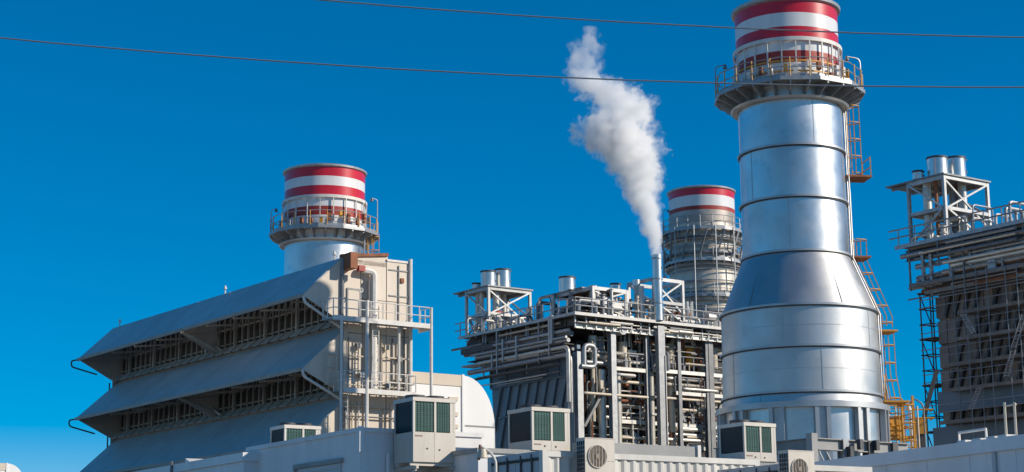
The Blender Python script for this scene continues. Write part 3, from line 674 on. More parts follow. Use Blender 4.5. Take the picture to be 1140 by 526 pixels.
# main deck
dk = MB().b2(-1.0, XE, -0.9, YE, ZD - 0.1, ZD).build('roof_deck', 'steel_grey', root)
MB().b2(-1.04, XE + 0.04, -0.98, -0.9, ZD - 0.16, ZD + 0.06).build('edge_channel', 'white_steel', dk)
MB().b2(-1.1, -1.0, -0.98, YE + 0.05, ZD - 0.16, ZD + 0.06).build('edge_channel', 'galvanised', dk)
MB().ibeam((-0.6, -0.35, ZD - 0.85), (XE, -0.35, ZD - 0.85), 0.25, 0.34).build('deck_beam', 'insulation', root)
MB().ibeam((-0.3, 0, ZD - 0.5), (-0.3, YE, ZD - 0.5), 0.3, 0.5).build('deck_beam', 'dark_steel', root)
for i in range(8): MB().ibeam((-0.4, 1 + i * 1.8, ZD - 0.5), (XE, 1 + i * 1.8, ZD - 0.5), 0.2, 0.5).build('deck_joist', 'dark_steel', root)
rgd = random.Random(17)
for i in range(26):
    x0_ = rgd.uniform(-0.8, 13); z_ = ZD - rgd.uniform(0.25, 0.75); yy = rgd.uniform(-0.75, -0.45)
    P('pipe', rgd.choice(['insulation', 'galvanised', 'white_steel', 'steel_grey', 'cream_pipe']), root, (x0_, yy, z_), (x0_ + rgd.uniform(0.8, 3.0), yy, z_), rgd.choice([0.04, 0.06, 0.09]), 8)
for i in range(18):
    x0_ = -0.6 + i * 0.85 + rgd.uniform(-0.2, 0.2); B('hanger', 'galvanised', root, (x0_, -0.5, ZD - 1.0), (x0_, -0.5, ZD - 0.1), 0.1, 0.1)
# railings round the deck
pm_ = MB().tube((0, 0, 0), (0, 0, 1.15), 0.045, 6).mesh('rail_post', 'galvanised', 40)
for i in range(16): put('rail_post', pm_, dk, (-1.0, -0.9 + (YE + 0.8) * i / 15, ZD))
for i in range(14): put('rail_post', pm_, dk, (-1.0 + (XE + 0.9) * i / 13, -0.9, ZD))
for h in (0.55, 1.12): MB().pipe([(-1.0, YE + 0.6, ZD + h), (-1.0, -0.9, ZD + h), (XE, -0.9, ZD + h)], 0.045, 6).build('handrail', 'galvanised', dk, 40)
# long pipes under the deck along the shaded face, turning down at the near corner
for (py, pxe, r, m_, xx, drop) in ((367, 517, 0.15, 'galvanised', -0.75, None), (371.5, 518, 0.2, 'steel_grey', -0.5, None), (378, 530, 0.16, 'galvanised', -0.8, None),
                               (385, 532, 0.16, 'insulation', -0.85, 4.0), (394, 522, 0.2, 'galvanised', -0.7, 4.2), (389, 536, 0.12, 'steel_grey', -0.4, None), (374, 524, 0.1, 'galvanised', -1.0, None)):
    a = HB.onx(636, py, xx); ye = HB.onx(pxe, py, xx).y
    pts = [(xx, ye, a.z), (xx, 0.2, a.z)]
    if drop: pts.append((xx, 0.2, a.z - drop))
    MB().pipe(bend(pts, 0.5), r, 10).build('header_pipe', m_, root, 40)
rgl = random.Random(21)
for i in range(22):          # thin lines and cable runs along the shaded face
    xx = rgl.uniform(-1.25, -0.35); z_ = ZD - rgl.uniform(0.3, 4.2); y0_ = rgl.uniform(0.2, 5); y1_ = rgl.uniform(6, YE - 0.3)
    if z_ < zc1 + 0.4 and y1_ > YL: y1_ = YL + 1.0
    P('pipe', rgl.choice(['galvanised', 'steel_grey', 'insulation', 'dark_steel']), root, (xx, y0_, z_), (xx, y1_, z_), rgl.choice([0.05, 0.07, 0.1]), 8)
for i in range(16):
    yy = rgl.uniform(0.4, YE - 0.5); z_ = ZD - rgl.uniform(1.2, 4.0); xx = rgl.uniform(-1.15, -0.3)
    B('hanger', rgl.choice(['galvanised', 'steel_grey']), root, (xx, yy, z_), (xx, yy, ZD - 0.15), 0.09, 0.09)
# walkway sticking out at the far left of the shaded face
a = HB.onx(521, 408, -0.5)
MB().b2(-1.0, 0.2, YL, a.y + 0.2, a.z - 0.12, a.z).build('side_walkway', 'galvanised', root)
MB().b2(-1.0, 0.0, 0.6, YE - 1.0, HB.onx(600, 389, -0.5).z - 0.05, HB.onx(600, 389, -0.5).z).build('pipe_shelf', 'dark_steel', root)
for (px, y0, y1) in ((575, 374, 400), (560, 378, 403), (613, 352, 383), (548, 395, 410)):
    b = HB.onx(px, y0, -1.0); c = HB.onx(px, y1, -1.0)
    B('hanger', 'galvanised', root, (-1.0, b.y, c.z), (-1.0, b.y, b.z), 0.16 if px != 613 else 0.5, 0.16)
for (pa, ya, pb_, yb_) in ((566, 385, 559, 395), (521, 352, 531, 376), (520, 384, 533, 362)):
    b, c = HB.onx(pa, ya, -0.9), HB.onx(pb_, yb_, -0.9); B('knee_brace', 'steel_grey', root, b, c, 0.14, 0.14)
P('jib_pipe', 'steel_grey', root, (-0.9, YE + 1.2, HB.onx(514, 388, -0.9).z), (-0.9, YE - 3, HB.onx(514, 388, -0.9).z), 0.09)
MB().b2(-0.9, 2.2, YL - 1.6, YE, HB.onx(525, 390, -0.9).z - 0.2, HB.onx(525, 390, -0.9).z + 0.2).build('box_beam', 'dark_steel', root)
# floors of the open side
for (py, px0, px1, yy) in ((409, 683, 722, 0.0), (411, 726, 806, 0.0), (436.5, 752, 806, 0.0), (468, 690, 806, 0.6), (492, 660, 806, 0.8)):
    a, b = HB.ony(px0, py, yy), HB.ony(px1, py, yy); xb = min(b.x, XE)
    fl = MB().b2(a.x, xb, yy, 3.0, a.z - 0.1, a.z).build('floor_grating', 'dark_steel', root)
    MB().b2(a.x, xb, yy - 0.1, yy, a.z - 0.22, a.z + 0.05).build('edge_channel', 'insulation', fl)
    n = max(3, int((xb - a.x) / 1.0))
    for i in range(n + 1): put('rail_post', pm_, fl, (a.x + (xb - a.x) * i / n, yy, a.z))
    for h in (0.55, 1.12): MB().tube((a.x, yy, a.z + h), (xb, yy, a.z + h), 0.04, 6).build('handrail', random.choice(['galvanised', 'insulation']), fl, 40)
    clutter(root, random.Random(int(py)), 12, a.x + 0.3, xb - 0.5, yy + 0.3, 2.8, a.z, 1.8, ['insulation', 'cream_pipe', 'galvanised', 'rust', 'white_steel', 'steel_grey'])
# diagonal braces
for (pa, ya, pb_, yb_, yy) in ((650, 475, 683, 414, 0.3), (686, 478, 712, 436, 1.0), (752, 478, 774, 448, 1.0), (790, 492, 805, 440, 0.4), (700, 372, 676, 398, 2.0), (762, 470, 748, 440, 0.4)):
    B('brace', 'steel_grey', root, HB.ony(pa, ya, yy), HB.ony(pb_, yb_, yy), 0.24, 0.2)
# big near horizontal headers on the sunlit side
rg = random.Random(11)
for (pa, pb_, py, yy, r, m_) in ((688, 708, 417, -0.3, 0.11, 'white_steel'), (690, 720, 425, 0.4, 0.12, 'cream_pipe'), (650, 724, 437.5, -0.1, 0.1, 'cream_pipe'), (742, 806, 421, 0.2, 0.13, 'insulation'),
    (742, 806, 428, 0.3, 0.15, 'cream_pipe'), (760, 800, 433, -0.2, 0.12, 'insulation'), (724, 806, 442, 0.1, 0.1, 'cream_pipe'), (688, 732, 452, 0.9, 0.13, 'cream_pipe'), (688, 730, 474, 1.2, 0.13, 'cream_pipe'),
    (740, 782, 489, 0.4, 0.14, 'insulation'), (740, 806, 483, 0.6, 0.12, 'insulation'), (752, 806, 456, 0.5, 0.12, 'cream_pipe'), (784, 806, 466, 0.2, 0.12, 'rust'), (690, 722, 487, 0.7, 0.1, 'cream_pipe'),
    (726, 806, 372, 0.6, 0.14, 'insulation'), (742, 806, 384, 1.0, 0.12, 'cream_pipe'), (650, 690, 391, 0.8, 0.1, 'galvanised'), (688, 720, 403, 0.3, 0.1, 'white_steel'), (650, 680, 403, 0.4, 0.16, 'galvanised')):
    a, b = HB.ony(pa, py, yy), HB.ony(pb_, py, yy); z_ = a.z; x1 = b.x
    MB().pipe(bend([(a.x, yy + 1.2, z_ - 0.1), (a.x, yy, z_), (x1, yy, z_), (x1, yy + 1.2, z_)], 0.3), r, 10).build('header_pipe', m_, root, 40)
mats = ['insulation', 'insulation', 'cream_pipe', 'cream_pipe', 'galvanised', 'dark_steel', 'rust', 'steel_grey']
# vertical risers and loops filling the bays
for i in range(230):
    x = rg.uniform(0.6, 14.5); yy = rg.uniform(0.5, 3.0); r = rg.choice([0.04, 0.05, 0.06, 0.08, 0.11, 0.15])
    z0_ = rg.uniform(3, ZD - 4); z1_ = min(ZD - 0.8, z0_ + rg.uniform(1.5, 6)); m_ = rg.choice(mats)
    k = rg.random()
    if k < 0.4: MB().pipe(bend([(x, yy, z0_), (x, yy, z1_), (x + rg.uniform(0.5, 2.5), yy, z1_), (x + rg.uniform(0.5, 2.5), yy + 0.4, z1_ - rg.uniform(0.6, 2))], 0.3), r, 8).build('pipe', m_, root, 40)
    elif k < 0.7: MB().pipe(bend([(x, 3.2, z0_), (x, yy, z0_), (x, yy, z1_), (x, 3.2, z1_)], 0.3), r, 8).build('pipe', m_, root, 40)
    else: MB().pipe(bend([(x, yy, z0_), (x + rg.uniform(1.5, 4), yy, z0_), (x + rg.uniform(1.5, 4), 3.2, z0_)], 0.3), r, 8).build('pipe', m_, root, 40)
for (px, py, m_) in ((693, 392, 'cream_pipe'), (775, 396, 'rust'), (768, 396, 'yellow_paint'), (794, 398, 'cream_pipe'), (745, 397, 'cream_pipe'), (660, 385, 'insulation'), (668, 386, 'steel_grey'), (757, 375, 'rust')):
    a = HB.ony(px, py, 1.0); MB().tube((a.x, 1.0, a.z - 0.9), (a.x, 1.0, a.z + 0.7), 0.34, 12).build('vessel', m_, root, 40)
a, b = HB.ony(700, 390, 0.9), HB.ony(708, 397, 0.9)
MB().b2(a.x, b.x, 0.8, 1.0, b.z, a.z).build('control_cabinet', 'white_steel', root)
lf = HB.ony(691, 368, -0.2); MB().tube((lf.x, -0.5, lf.z), (lf.x, 1.5, lf.z), 0.36, 14).build('vessel', 'galvanised', root, 40)
for i in range(170):
    x = rg.uniform(0.8, 13.5); yy = rg.uniform(-0.15, 1.2); z_ = rg.uniform(5, ZD - 0.7); r = rg.choice([0.025, 0.035, 0.05, 0.07]); m_ = rg.choice(['cream_pipe', 'insulation', 'white_steel', 'galvanised', 'rust', 'dark_steel'])
    if rg.random() < 0.5: P('pipe', m_, root, (x, yy, z_), (x, yy, min(ZD - 0.5, z_ + rg.uniform(0.8, 3))), r, 6)
    else: P('pipe', m_, root, (x, yy, z_), (x + rg.uniform(0.6, 2.6), yy, z_), r, 6)
for i in range(36):
    x = rg.uniform(0.8, 13.0); yy = rg.uniform(0.2, 2.0); z_ = rg.uniform(6, ZD - 1.5)
    MB().box((x, yy, z_), (rg.uniform(0.2, 0.5), rg.uniform(0.2, 0.4), rg.uniform(0.2, 0.7))).build('junction_box', rg.choice(['cream_pipe', 'insulation', 'white_steel', 'steel_grey', 'rust']), root)
# looped pipe beside the near corner
a = HB.ony(650, 384, -0.3); b = HB.ony(662, 384, -0.3); zl_ = HB.ony(650, 408, -0.3).z
MB().pipe(bend([(a.x, -0.3, zl_), (a.x, -0.3, a.z), (b.x, -0.3, a.z), (b.x, -0.3, zl_), (a.x - 0.3, -0.3, zl_)], 0.4), 0.17, 10).build('pipe', 'galvanised', root, 40)
# equipment on the roof deck
clutter(root, rg, 46, 0.0, 6.0, -0.4, 6, ZD, 2.3, ['white_steel', 'insulation', 'galvanised', 'insulation', 'steel_grey', 'cream_pipe'])
clutter(root, rg, 30, 6.0, 13.0, -0.4, 3, ZD, 2.0, ['white_steel', 'insulation', 'galvanised', 'rust'])
clutter(root, rg, 30, -0.6, 3.2, 5.0, YE - 0.5, ZD, 1.7, ['white_steel', 'insulation', 'galvanised', 'steel_grey', 'insulation'])
for (pa, pb_, py, yy, r, m_) in ((673, 700, 345, 0.3, 0.22, 'white_steel'), (660, 704, 349, 0.1, 0.14, 'insulation'), (742, 778, 351, 0.3, 0.12, 'insulation'), (622, 655, 346, 2.0, 0.2, 'galvanised')):
    a, b = HB.ony(pa, py, yy), HB.ony(pb_, py, yy)
    MB().pipe(bend([(a.x, yy, ZD), (a.x, yy, a.z), (b.x, yy, a.z), (b.x, yy, ZD)], 0.4), r, 10).build('pipe', m_, root, 40)
P('riser_pipe', 'white_steel', root, (HB.ony(714.5, 340, 0).x, 0, ZD), (HB.ony(714.5, 340, 0).x, 0, HB.ony(714.5, 319, 0).z), 0.2, 10)
for px in (765, 770): 
    x = HB.ony(px, 345).x; P('riser_pipe', 'insulation', root, (x, 0, ZD), (x, 0, HB.ony(px, 336).z), 0.12)

# roof frames of the central boiler
c0 = HB.onx(544, 350); zt_ = HB.onx(544, 319).z; yl = HB.onx(519.5, 350).y
xr_ = 0; 
def x_on(fr, px, py, yy): return fr.ony(px, py, yy).x
t1x = x_on(HB, 590, 350, c0.y)
steel_frame(HB, 'steel frame carrying two silencers at the left end of the central boiler roof', 0, t1x, c0.y, yl, ZD, zt_, HB.onx(544, 349).z, 1.4)
zr = zt_ + 0.12
def sil_at(fr, label, px, pyb, pyt, halfpx, yy, z0):
    x = x_on(fr, px, pyb, yy); q = fr.o + fr.vx * x + fr.vy * yy; m_ = mpp(q.y, z0)
    return silencer(fr, label, x, yy, z0, halfpx * m_, (pyb - pyt) * m_ * 1.03)
sil_at(HB, 'left one of the paired drum silencers on the left end of the central boiler', 543.5, 319, 301, 8.7, c0.y + 1.2, zr)
sil_at(HB, 'right one of the paired drum silencers on the left end of the central boiler', 559.5, 319, 297, 9.0, c0.y + 1.3, zr)
sil_at(HB, 'small low silencer tucked left of the paired drums, central boiler', 530, 320, 313.5, 4.5, c0.y + 2.2, zr)
# pipes inside the frame
t = None
zt2_ = HB.ony(660, 319, 0).z; yl2 = HB.onx(616, 335, x_on(HB, 660, 330, 0)).y
x20 = x_on(HB, 660, 330, 0); x21 = x_on(HB, 698, 330, 0)
steel_frame(HB, 'open steel frame with one broad silencer in the middle of the central boiler roof', x20, x21, 0.0, yl2, ZD, zt2_, ZD + (zt2_ - ZD) * 0.5, 0.0, 1.2)
sil_at(HB, 'single broad drum silencer on the middle frame of the central boiler', 631.5, 324, 307, 9.0, yl2 - 1.0, zt2_ + 0.1)
sil_at(HB, 'slim silencer right of the broad drum on the middle frame', 685, 321, 310.5, 5.6, 2.0, zt2_ + 0.1)
x30 = x_on(HB, 728, 330, -0.3); x31 = x_on(HB, 760, 330, -0.3); zt3 = HB.ony(728, 309, -0.3).z
fr3 = steel_frame(HB, 'tall steel frame bracing the steaming vent pipe', x30, x31, -0.3, 2.6, ZD, zt3, HB.ony(728, 336, -0.3).z, 0.0, 99.0)
# small capped vent
vx_ = x_on(HB, 709, 340, 1.0); q = HB.o + HB.vx * vx_ + HB.vy * 1.0
t = thing('capped_vent', 'small capped vent between the middle frame and the steaming pipe', 'vent', (q.x, q.y, ZD), GA)
hv = HB.ony(709, 312, 1.0).z - ZD
MB().tube((0, 0, 0), (0, 0, hv - 0.5), 0.2, 12).build('stem', 'insulation', t, 40)
MB().tube((0, 0, hv - 0.5), (0, 0, hv), 0.3, 12).build('cap', 'silencer_metal', t, 40)
MB().box((0, -0.3, hv * 0.4), (0.4, 0.3, 0.9)).build('actuator', 'valve_red', t)
# steaming vent pipe
vx_ = x_on(HB, 731.5, 300, -0.86); q = HB.o + HB.vx * vx_ + HB.vy * -0.86; zvt = HB.ony(731.5, 285, -0.86).z
t = thing('vent_pipe', 'tall aluminium vent pipe blowing off white steam', 'vent', (q.x, q.y, ZD + 0.06), GA)
rv = 5.4 * mpp(q.y, 25)
MB().lathe([(rv, 0), (rv, zvt - ZD), (rv - 0.04, zvt - ZD), (rv - 0.04, zvt - ZD - 2)], 24).build('barrel', 'silencer_metal', t, 40)
for h in (0.25, 0.62, 0.93): MB().ring(rv - 0.01, rv + 0.05, (zvt - ZD) * h, (zvt - ZD) * h + 0.1, 24).build('band', 'galvanised', t, 40)
MB().box((rv * 0.4, -rv * 0.9, (zvt - ZD) * 0.8), (0.15, 0.1, 0.12)).build('lug', 'dark_steel', t)
VENT = (q.x, q.y, zvt)

# ------------------------------------------------------------------ right boiler
YR = 113.0
pr = atY(1053, 240, YR); HR = Frame(pr.x, YR, GA)          # local origin under the near corner of its roof frame, shaded face is x=0
root = thing('boiler_block', 'dark boiler block wrapped in scaffold walkways at the right edge', 'boiler', (HR.o.x, HR.o.y, 0), GA, 'boiler blocks')
ZR = HR.onx(1053, 268).z
yN = HR.onx(1165, 300).y                 # near end, outside the frame
yF = HR.onx(1012, 270).y
yC = HR.onx(1046, 400, 0.6).y
dk = MB().b2(-1.0, 16, yN, yF, ZR - 0.1, ZR).build('roof_deck', 'steel_grey', root)
MB().b2(-1.08, -1.0, yN, yF + 0.3, ZR - 0.18, ZR + 0.08).build('edge_channel', 'galvanised', dk)
MB().ibeam((-0.3, yN, ZR - 0.6), (-0.3, yF, ZR - 0.6), 0.3, 0.7).build('deck_beam', 'dark_steel', root)
for i in range(14): put('rail_post', pm_, dk, (-1.0, yF - i * 1.4, ZR))
for h in (0.6, 1.12): MB().tube((-1.0, yN, ZR + h), (-1.0, yF + 0.8, ZR + h), 0.05, 6).build('handrail', 'galvanised', dk, 40)
MB().b2(0.8, 16, yN, yC - 0.02, 0, ZR - 3).build('casing', 'boiler_brown_grey', root)
rg = random.Random(5)
for (py, xx, r, m_, pe) in ((276, -0.9, 0.16, 'galvanised', 1003), (282, -0.6, 0.12, 'steel_grey', 1018), (291, -0.5, 0.18, 'galvanised', 1020), (297, -0.8, 0.2, 'insulation', 1060), (303, -0.6, 0.18, 'insulation', 1050), (312, -0.4, 0.12, 'rust', 1022), (306, -0.2, 0.25, 'galvanised', 1022)):
    a = HR.onx(1053, py, xx); ye = HR.onx(pe, py, xx).y
    P('header_pipe', m_, root, (xx, yN, a.z), (xx, ye, a.z), r, 10)
for (px, y0, y1, wd) in ((1103, 268, 302, 0.6), (1058, 278, 312, 0.25), (1080, 274, 296, 0.2), (1027, 283, 325, 0.2), (1036, 283, 330, 0.2)):
    a, b = HR.onx(px, y0, -0.8), HR.onx(px, y1, -0.8)
    B('hanger', 'galvanised', root, (-0.8, a.y, b.z), (-0.8, a.y, a.z), wd, 0.2)
B('knee_brace', 'steel_grey', root, HR.onx(1090, 275, -0.8), HR.onx(1082, 290, -0.8), 0.16, 0.16)
rgr = random.Random(31)
for i in range(26):
    xx = rgr.uniform(-1.3, -0.3); z_ = ZR - rgr.uniform(0.3, 3.9); y0_ = rgr.uniform(yN, -6); y1_ = rgr.uniform(-3, yF - 0.4)
    P('pipe', rgr.choice(['galvanised', 'steel_grey', 'insulation', 'dark_steel', 'rust']), root, (xx, y0_, z_), (xx, y1_, z_), rgr.choice([0.05, 0.08, 0.12]), 8)
for i in range(14):
    yy = rgr.uniform(-14, yF - 0.4); xx = rgr.uniform(-1.1, -0.3)
    B('hanger', rgr.choice(['galvanised', 'steel_grey']), root, (xx, yy, ZR - rgr.uniform(1.2, 3.6)), (xx, yy, ZR - 0.15), 0.1, 0.1)
# rows of dark casing panels with leaning stiffeners between ledges
ledges = [(318, 1014, -1.3), (325, 1031, -1.0), (347, 1068, -0.8), (377, 1063, -0.8), (406, 1053, -0.9), (434, 1054, -0.9), (470, 1048, -0.9)]
zs_ = []
for (py, px, xx) in ledges:
    a = HR.onx(px, py, xx); zs_.append(a.z)
    MB().b2(xx, 0.4, yN, a.y, a.z - 0.12, a.z).build('ledge_walkway', 'scaffold_board', root)
    MB().b2(xx - 0.06, xx, yN, a.y + 0.1, a.z - 0.18, a.z + 0.05).build('ledge_edge', 'scaffold_board', root)
zs_ += [zs_[-1] - 3.0]
for k in range(1, len(zs_) - 1):
    za, zb_ = zs_[k] - 0.15, zs_[k + 1]
    n = 12; y0_, y1_ = yN, yC
    for i in range(n):
        ya, yb_ = y0_ + (y1_ - y0_) * i / n, y0_ + (y1_ - y0_) * (i + 1) / n
        MB().b2(0.6, 0.75, ya + 0.03, yb_ - 0.03, max(0, zb_) + 0.02, za).build('casing_panel', 'boiler_brown_grey', root)
        if i % 2 == 0 or rg.random() < 0.4: B('stiffener', 'dark_steel', root, (0.48, ya, zb_ + 0.05), (0.48, ya - 0.5, za - 0.05), 0.2, 0.2)
        if rg.random() < 0.35: P('conduit', 'steel_grey', root, (0.4, ya + 0.6, zb_ + 0.05), (0.4, ya + 0.6, za), 0.05, 6)
a = HR.onx(1038, 470, 0.2)
MB().b2(0.2, 0.5, yN, a.y, 0, zs_[-2] - 0.2).build('plinth_wall', 'boiler_blue_grey', root)
MB().b2(-0.1, 0.2, yN, HR.onx(1046, 458, 0).y, zs_[-2] + 0.7, zs_[-2] + 2.0).build('plate_girder', 'boiler_blue_grey', root)
clutter(root, rg, 40, -0.6, 4.0, -13, yF - 0.8, ZR, 1.8, ['white_steel', 'insulation', 'galvanised', 'steel_grey', 'insulation'])
yl = HR.onx(1013, 240).y; zt_ = HR.onx(1053, 194).z
t2x = x_on(HR, 1099, 215, 0)
steel_frame(HR, 'steel frame carrying two silencers on the right boiler against the sky', 0, t2x, 0, yl, ZR, zt_, HR.onx(1053, 231).z, 1.6)
sil_at(HR, 'left one of the paired drum silencers on the right boiler', 1044, 194, 171, 11.5, 1.3, zt_ + 0.12)
sil_at(HR, 'right one of the paired drum silencers on the right boiler', 1064, 194.5, 167, 11.5, 1.5, zt_ + 0.12)
sil_at(HR, 'small low silencer left of the paired drums on the right boiler', 1022, 197, 188, 6.0, 2.2, zt_ + 0.12)
# pipes hanging inside both silencer frames
def frame_pipes(root, x0, x1, y0, y1, z0, z1, n, seed):
    g = random.Random(seed)
    for i in range(n):
        x, y = g.uniform(x0 + 0.4, x1 - 0.4), g.uniform(y0 + 0.4, y1 - 0.4); r = g.choice([0.08, 0.12, 0.2, 0.28])
        P('blowdown_pipe', g.choice(['insulation', 'white_steel', 'galvanised', 'insulation', 'rust']), root, (x, y, z0), (x, y, z1 - 0.02), r, 10)
        if g.random() < 0.7: MB().tube((x, y, (z0 + z1) / 2 - 0.3), (x, y, (z0 + z1) / 2 + 0.1), r * 1.8, 10).build('valve', g.choice(['valve_red', 'galvanised', 'insulation']), root, 40)
    MB().b2(x0 + 0.15, x1 - 0.15, y0 + 0.15, y1 - 0.15, (z0 + z1) / 2 - 0.15, (z0 + z1) / 2 - 0.05).build('mid_floor', 'steel_grey', root)
frame_pipes(root, 0, t2x, 0, yl, ZR, zt_, 9, 2)
broot = [o for o in bpy.data.objects if o.name == 'boiler_block'][0]
frame_pipes(broot, 0, t1x, c0.y, HB.onx(519.5, 350).y, ZD, HB.onx(544, 319).z, 8, 4)
frame_pipes(broot, x20, x21, 0.4, yl2, ZD, zt2_, 7, 6)

# scaffold tower at the left corner of the right boiler, one thing with standards, ledgers, braces and boards
sx0 = HR.onx(1043, 400, 0.3)
c = HR.o + HR.vx * 0.3 + HR.vy * (yC + 0.25)
sc = thing('scaffold_tower', 'slender tube scaffold tower against the left edge of the right boiler', 'scaffold', (c.x, c.y, 0), GA)
wS = HR.onx(1028, 400, 0.3).y - yC - 0.25; zS = HR.onx(1030, 327, 0.3).z
zS_b = 0.0
for a, b in ((0, 0), (0, wS), (1.2, 0), (1.2, wS)): P('standard', 'dark_steel', sc, (a, b, 0), (a, b, zS), 0.05, 6)
nl = int(zS / 1.0)
for i in range(1, nl + 1):
    z = zS * i / nl
    P('ledger', 'dark_steel', sc, (0, -0.1, z), (0, wS + 0.15, z), 0.04, 6); P('ledger', 'dark_steel', sc, (1.2, -0.1, z), (1.2, wS + 0.15, z), 0.04, 6)
    P('transom', 'dark_steel', sc, (-0.1, 0, z), (1.3, 0, z), 0.04, 6); P('transom', 'dark_steel', sc, (-0.1, wS, z), (1.3, wS, z), 0.04, 6)
    if i % 3 == 0: MB().b2(-0.1, 1.3, -0.3, wS + 0.2, z + 0.04, z + 0.1).build('board', 'scaffold_board', sc)
    if i % 3 == 1: P('brace', 'dark_steel', sc, (-0.05, 0, z), (-0.05, wS, min(zS, z + zS / nl * 2)), 0.04, 6)
# scaffold on the shaded face: tall standards and ladders, one thing
c = HR.o + HR.vx * (-1.45) + HR.vy * 0
sc2 = thing('facade_scaffold', 'thin scaffold poles and slanted ladders hanging over the right boiler face', 'scaffold', (c.x, c.y, 0), GA)
for px in (1066, 1079, 1092, 1104, 1125, 1138):
    y = HR.onx(px, 400, -1.45).y; P('standard', 'steel_grey', sc2, (0, y, 0), (0, y, HR.onx(px, 296, -1.45).z), 0.035, 6)
for (pa, ya, pb_, yb_) in ((1072, 350, 1084, 371), (1090, 432, 1081, 456), (1140, 350, 1128, 388), (1128, 390, 1120, 420)):
    a, b = HR.onx(pa, ya, -1.45), HR.onx(pb_, yb_, -1.45)
    for s_ in (-0.17, 0.17): P('ladder_rail', 'galvanised', sc2, (0, a.y + s_, a.z), (0, b.y + s_, b.z), 0.035, 6)
    for i in range(9):
        f = (i + 0.5) / 9; yy, z = a.y + (b.y - a.y) * f, a.z + (b.z - a.z) * f
        P('ladder_rung', 'galvanised', sc2, (0, yy - 0.17, z), (0, yy + 0.17, z), 0.025, 5)
for z in zs_[:-1]:
    for h in (0.55, 1.05): P('guard_tube', 'galvanised', sc2, (0.35, yN, z + h), (0.35, yC, z + h), 0.03, 6)

# ------------------------------------------------------------------ base of the tallest stack: yellow access equipment, girder frame
p = atY(1003, 470, 101)
t = thing('access_gantry', 'yellow railed access gantry at the foot of the tallest chimney', 'gantry', (p.x - 0.8, 101, 0), 10)
for (x, y) in ((0, 0), (1.6, 0), (0, 1.6), (1.6, 1.6)): B('post', 'yellow_paint', t, (x, y, 0), (x, y, p.z + 1.5 + (x == 0) * 1.2), 0.12, 0.12)
for h in (-0.2, 0.5, 1.1): MB().pipe([(0, 0, p.z + h), (1.6, 0, p.z + h), (1.6, 1.6, p.z + h), (0, 1.6, p.z + h)], 0.06, 6, True).build('rail', 'yellow_paint', t, 40)
MB().b2(0.06, 1.54, 0.06, 1.54, p.z - 0.9, p.z - 0.75).build('deck', 'yellow_paint', t)
MB().b2(0.2, 1.0, 0.2, 0.8, p.z - 0.7, p.z + 0.3).build('cabinet', 'yellow_paint', t)
MB().tube((-0.6, 0.4, p.z - 0.1), (0.4, 0.4, p.z - 0.1), 0.25, 10).build('winch_drum', 'yellow_paint', t, 40)
for (i, (px, ytop, c_)) in enumerate(((1011, 452, 'pale tube frame with rusty rails standing between the yellow gantry and yellow crane'),)):
    q = atY(px, 470, 104); t = thing('tube_frame', c_, 'frame', (q.x - 0.7, 104, 0), 5)
    zt_ = atY(px, ytop, 104).z
    for (x, y) in ((0, 0), (1.3, 0), (0, 1.3), (1.3, 1.3)): P('post', 'cream_pipe', t, (x, y, 0), (x, y, zt_), 0.05, 6)
    for k in range(5): MB().pipe([(0, 0, zt_ - k * 0.55 - 0.1), (1.3, 0, zt_ - k * 0.55 - 0.1), (1.3, 1.3, zt_ - k * 0.55 - 0.1), (0, 1.3, zt_ - k * 0.55 - 0.1)], 0.045, 6, True).build('rail', ['yellow_paint', 'rust'][k % 2], t, 40)
# crane with dark slanting boom
q = atY(1025, 478, 106)
t = thing('boom_crane', 'yellow crane with a dark boom slanting up to the right', 'crane', (q.x, 106, 0), 0)
MB().b2(-0.2, 0.2, -0.2, 0.2, 0, q.z - 0.3).build('pedestal', 'dark_steel', t)
MB().b2(-0.25, 0.3, -0.3, 0.3, q.z - 0.3, q.z + 0.6).build('cab', 'yellow_paint', t)
e = atY(1043, 412, 106); MB().bar((0, 0, q.z), (e.x - q.x, 0, e.z), 0.16, 0.24).build('boom', 'dark_steel', t)
for h in (0.9, 1.4): MB().pipe([(-0.6, -0.5, q.z + h - 0.3), (0.7, -0.5, q.z + h - 0.3), (0.7, 0.5, q.z + h - 0.3)], 0.05, 6).build('guard_rail', 'yellow_paint', t, 40)
q = atY(1029, 470, 103); zt_ = atY(1029, 450, 103).z
t = thing('street_lamp', 'curved gooseneck lamp post beside the crane boom', 'lamp', (q.x, 103, 0), 0)
MB().pipe(bend([(0, 0, 0), (0, 0, zt_), (-0.55, 0, zt_ + 0.35), (-0.85, 0, zt_ - 0.15)], 0.5), 0.05, 8).build('post', 'steel_grey', t, 40)
MB().tube((-0.85, 0, zt_ - 0.35), (-0.85, 0, zt_ - 0.1), 0.2, 12, 0.08).build('lamp_head', 'white_steel', t, 40)

GF = Frame(atY(904, 495, 70).x, 70, GA)
t = thing('girder_frame', 'grey steel girder frame in front of the tallest chimney foot', 'girder', (GF.o.x, GF.o.y, 0), GA)
zg = GF.ony(904, 487).z; xe = GF.ony(1010, 492).x
MB().ibeam((0.2, 0, zg - 0.25), (xe, 0, zg - 0.25), 0.3, 0.46, 0.04).build('girder', 'concrete', t)
MB().ibeam((0, 0.2, zg - 0.3), (0, 5.5, zg - 0.3), 0.3, 0.55, 0.04).build('girder', 'steel_grey', t)
MB().box((0, 0, (zg + 0.15) / 2), (0.32, 0.32, zg + 0.15)).build('post', 'concrete', t)
for px, m_ in ((938, 'galvanised'), (966, 'dark_steel'), (993, 'dark_steel')):
    x = GF.ony(px, 490).x; MB().ibeam((x, 0, 0), (x, 0, zg - 0.01), 0.3, 0.36, 0.04, (0, 1, 0)).build('post', m_, t)
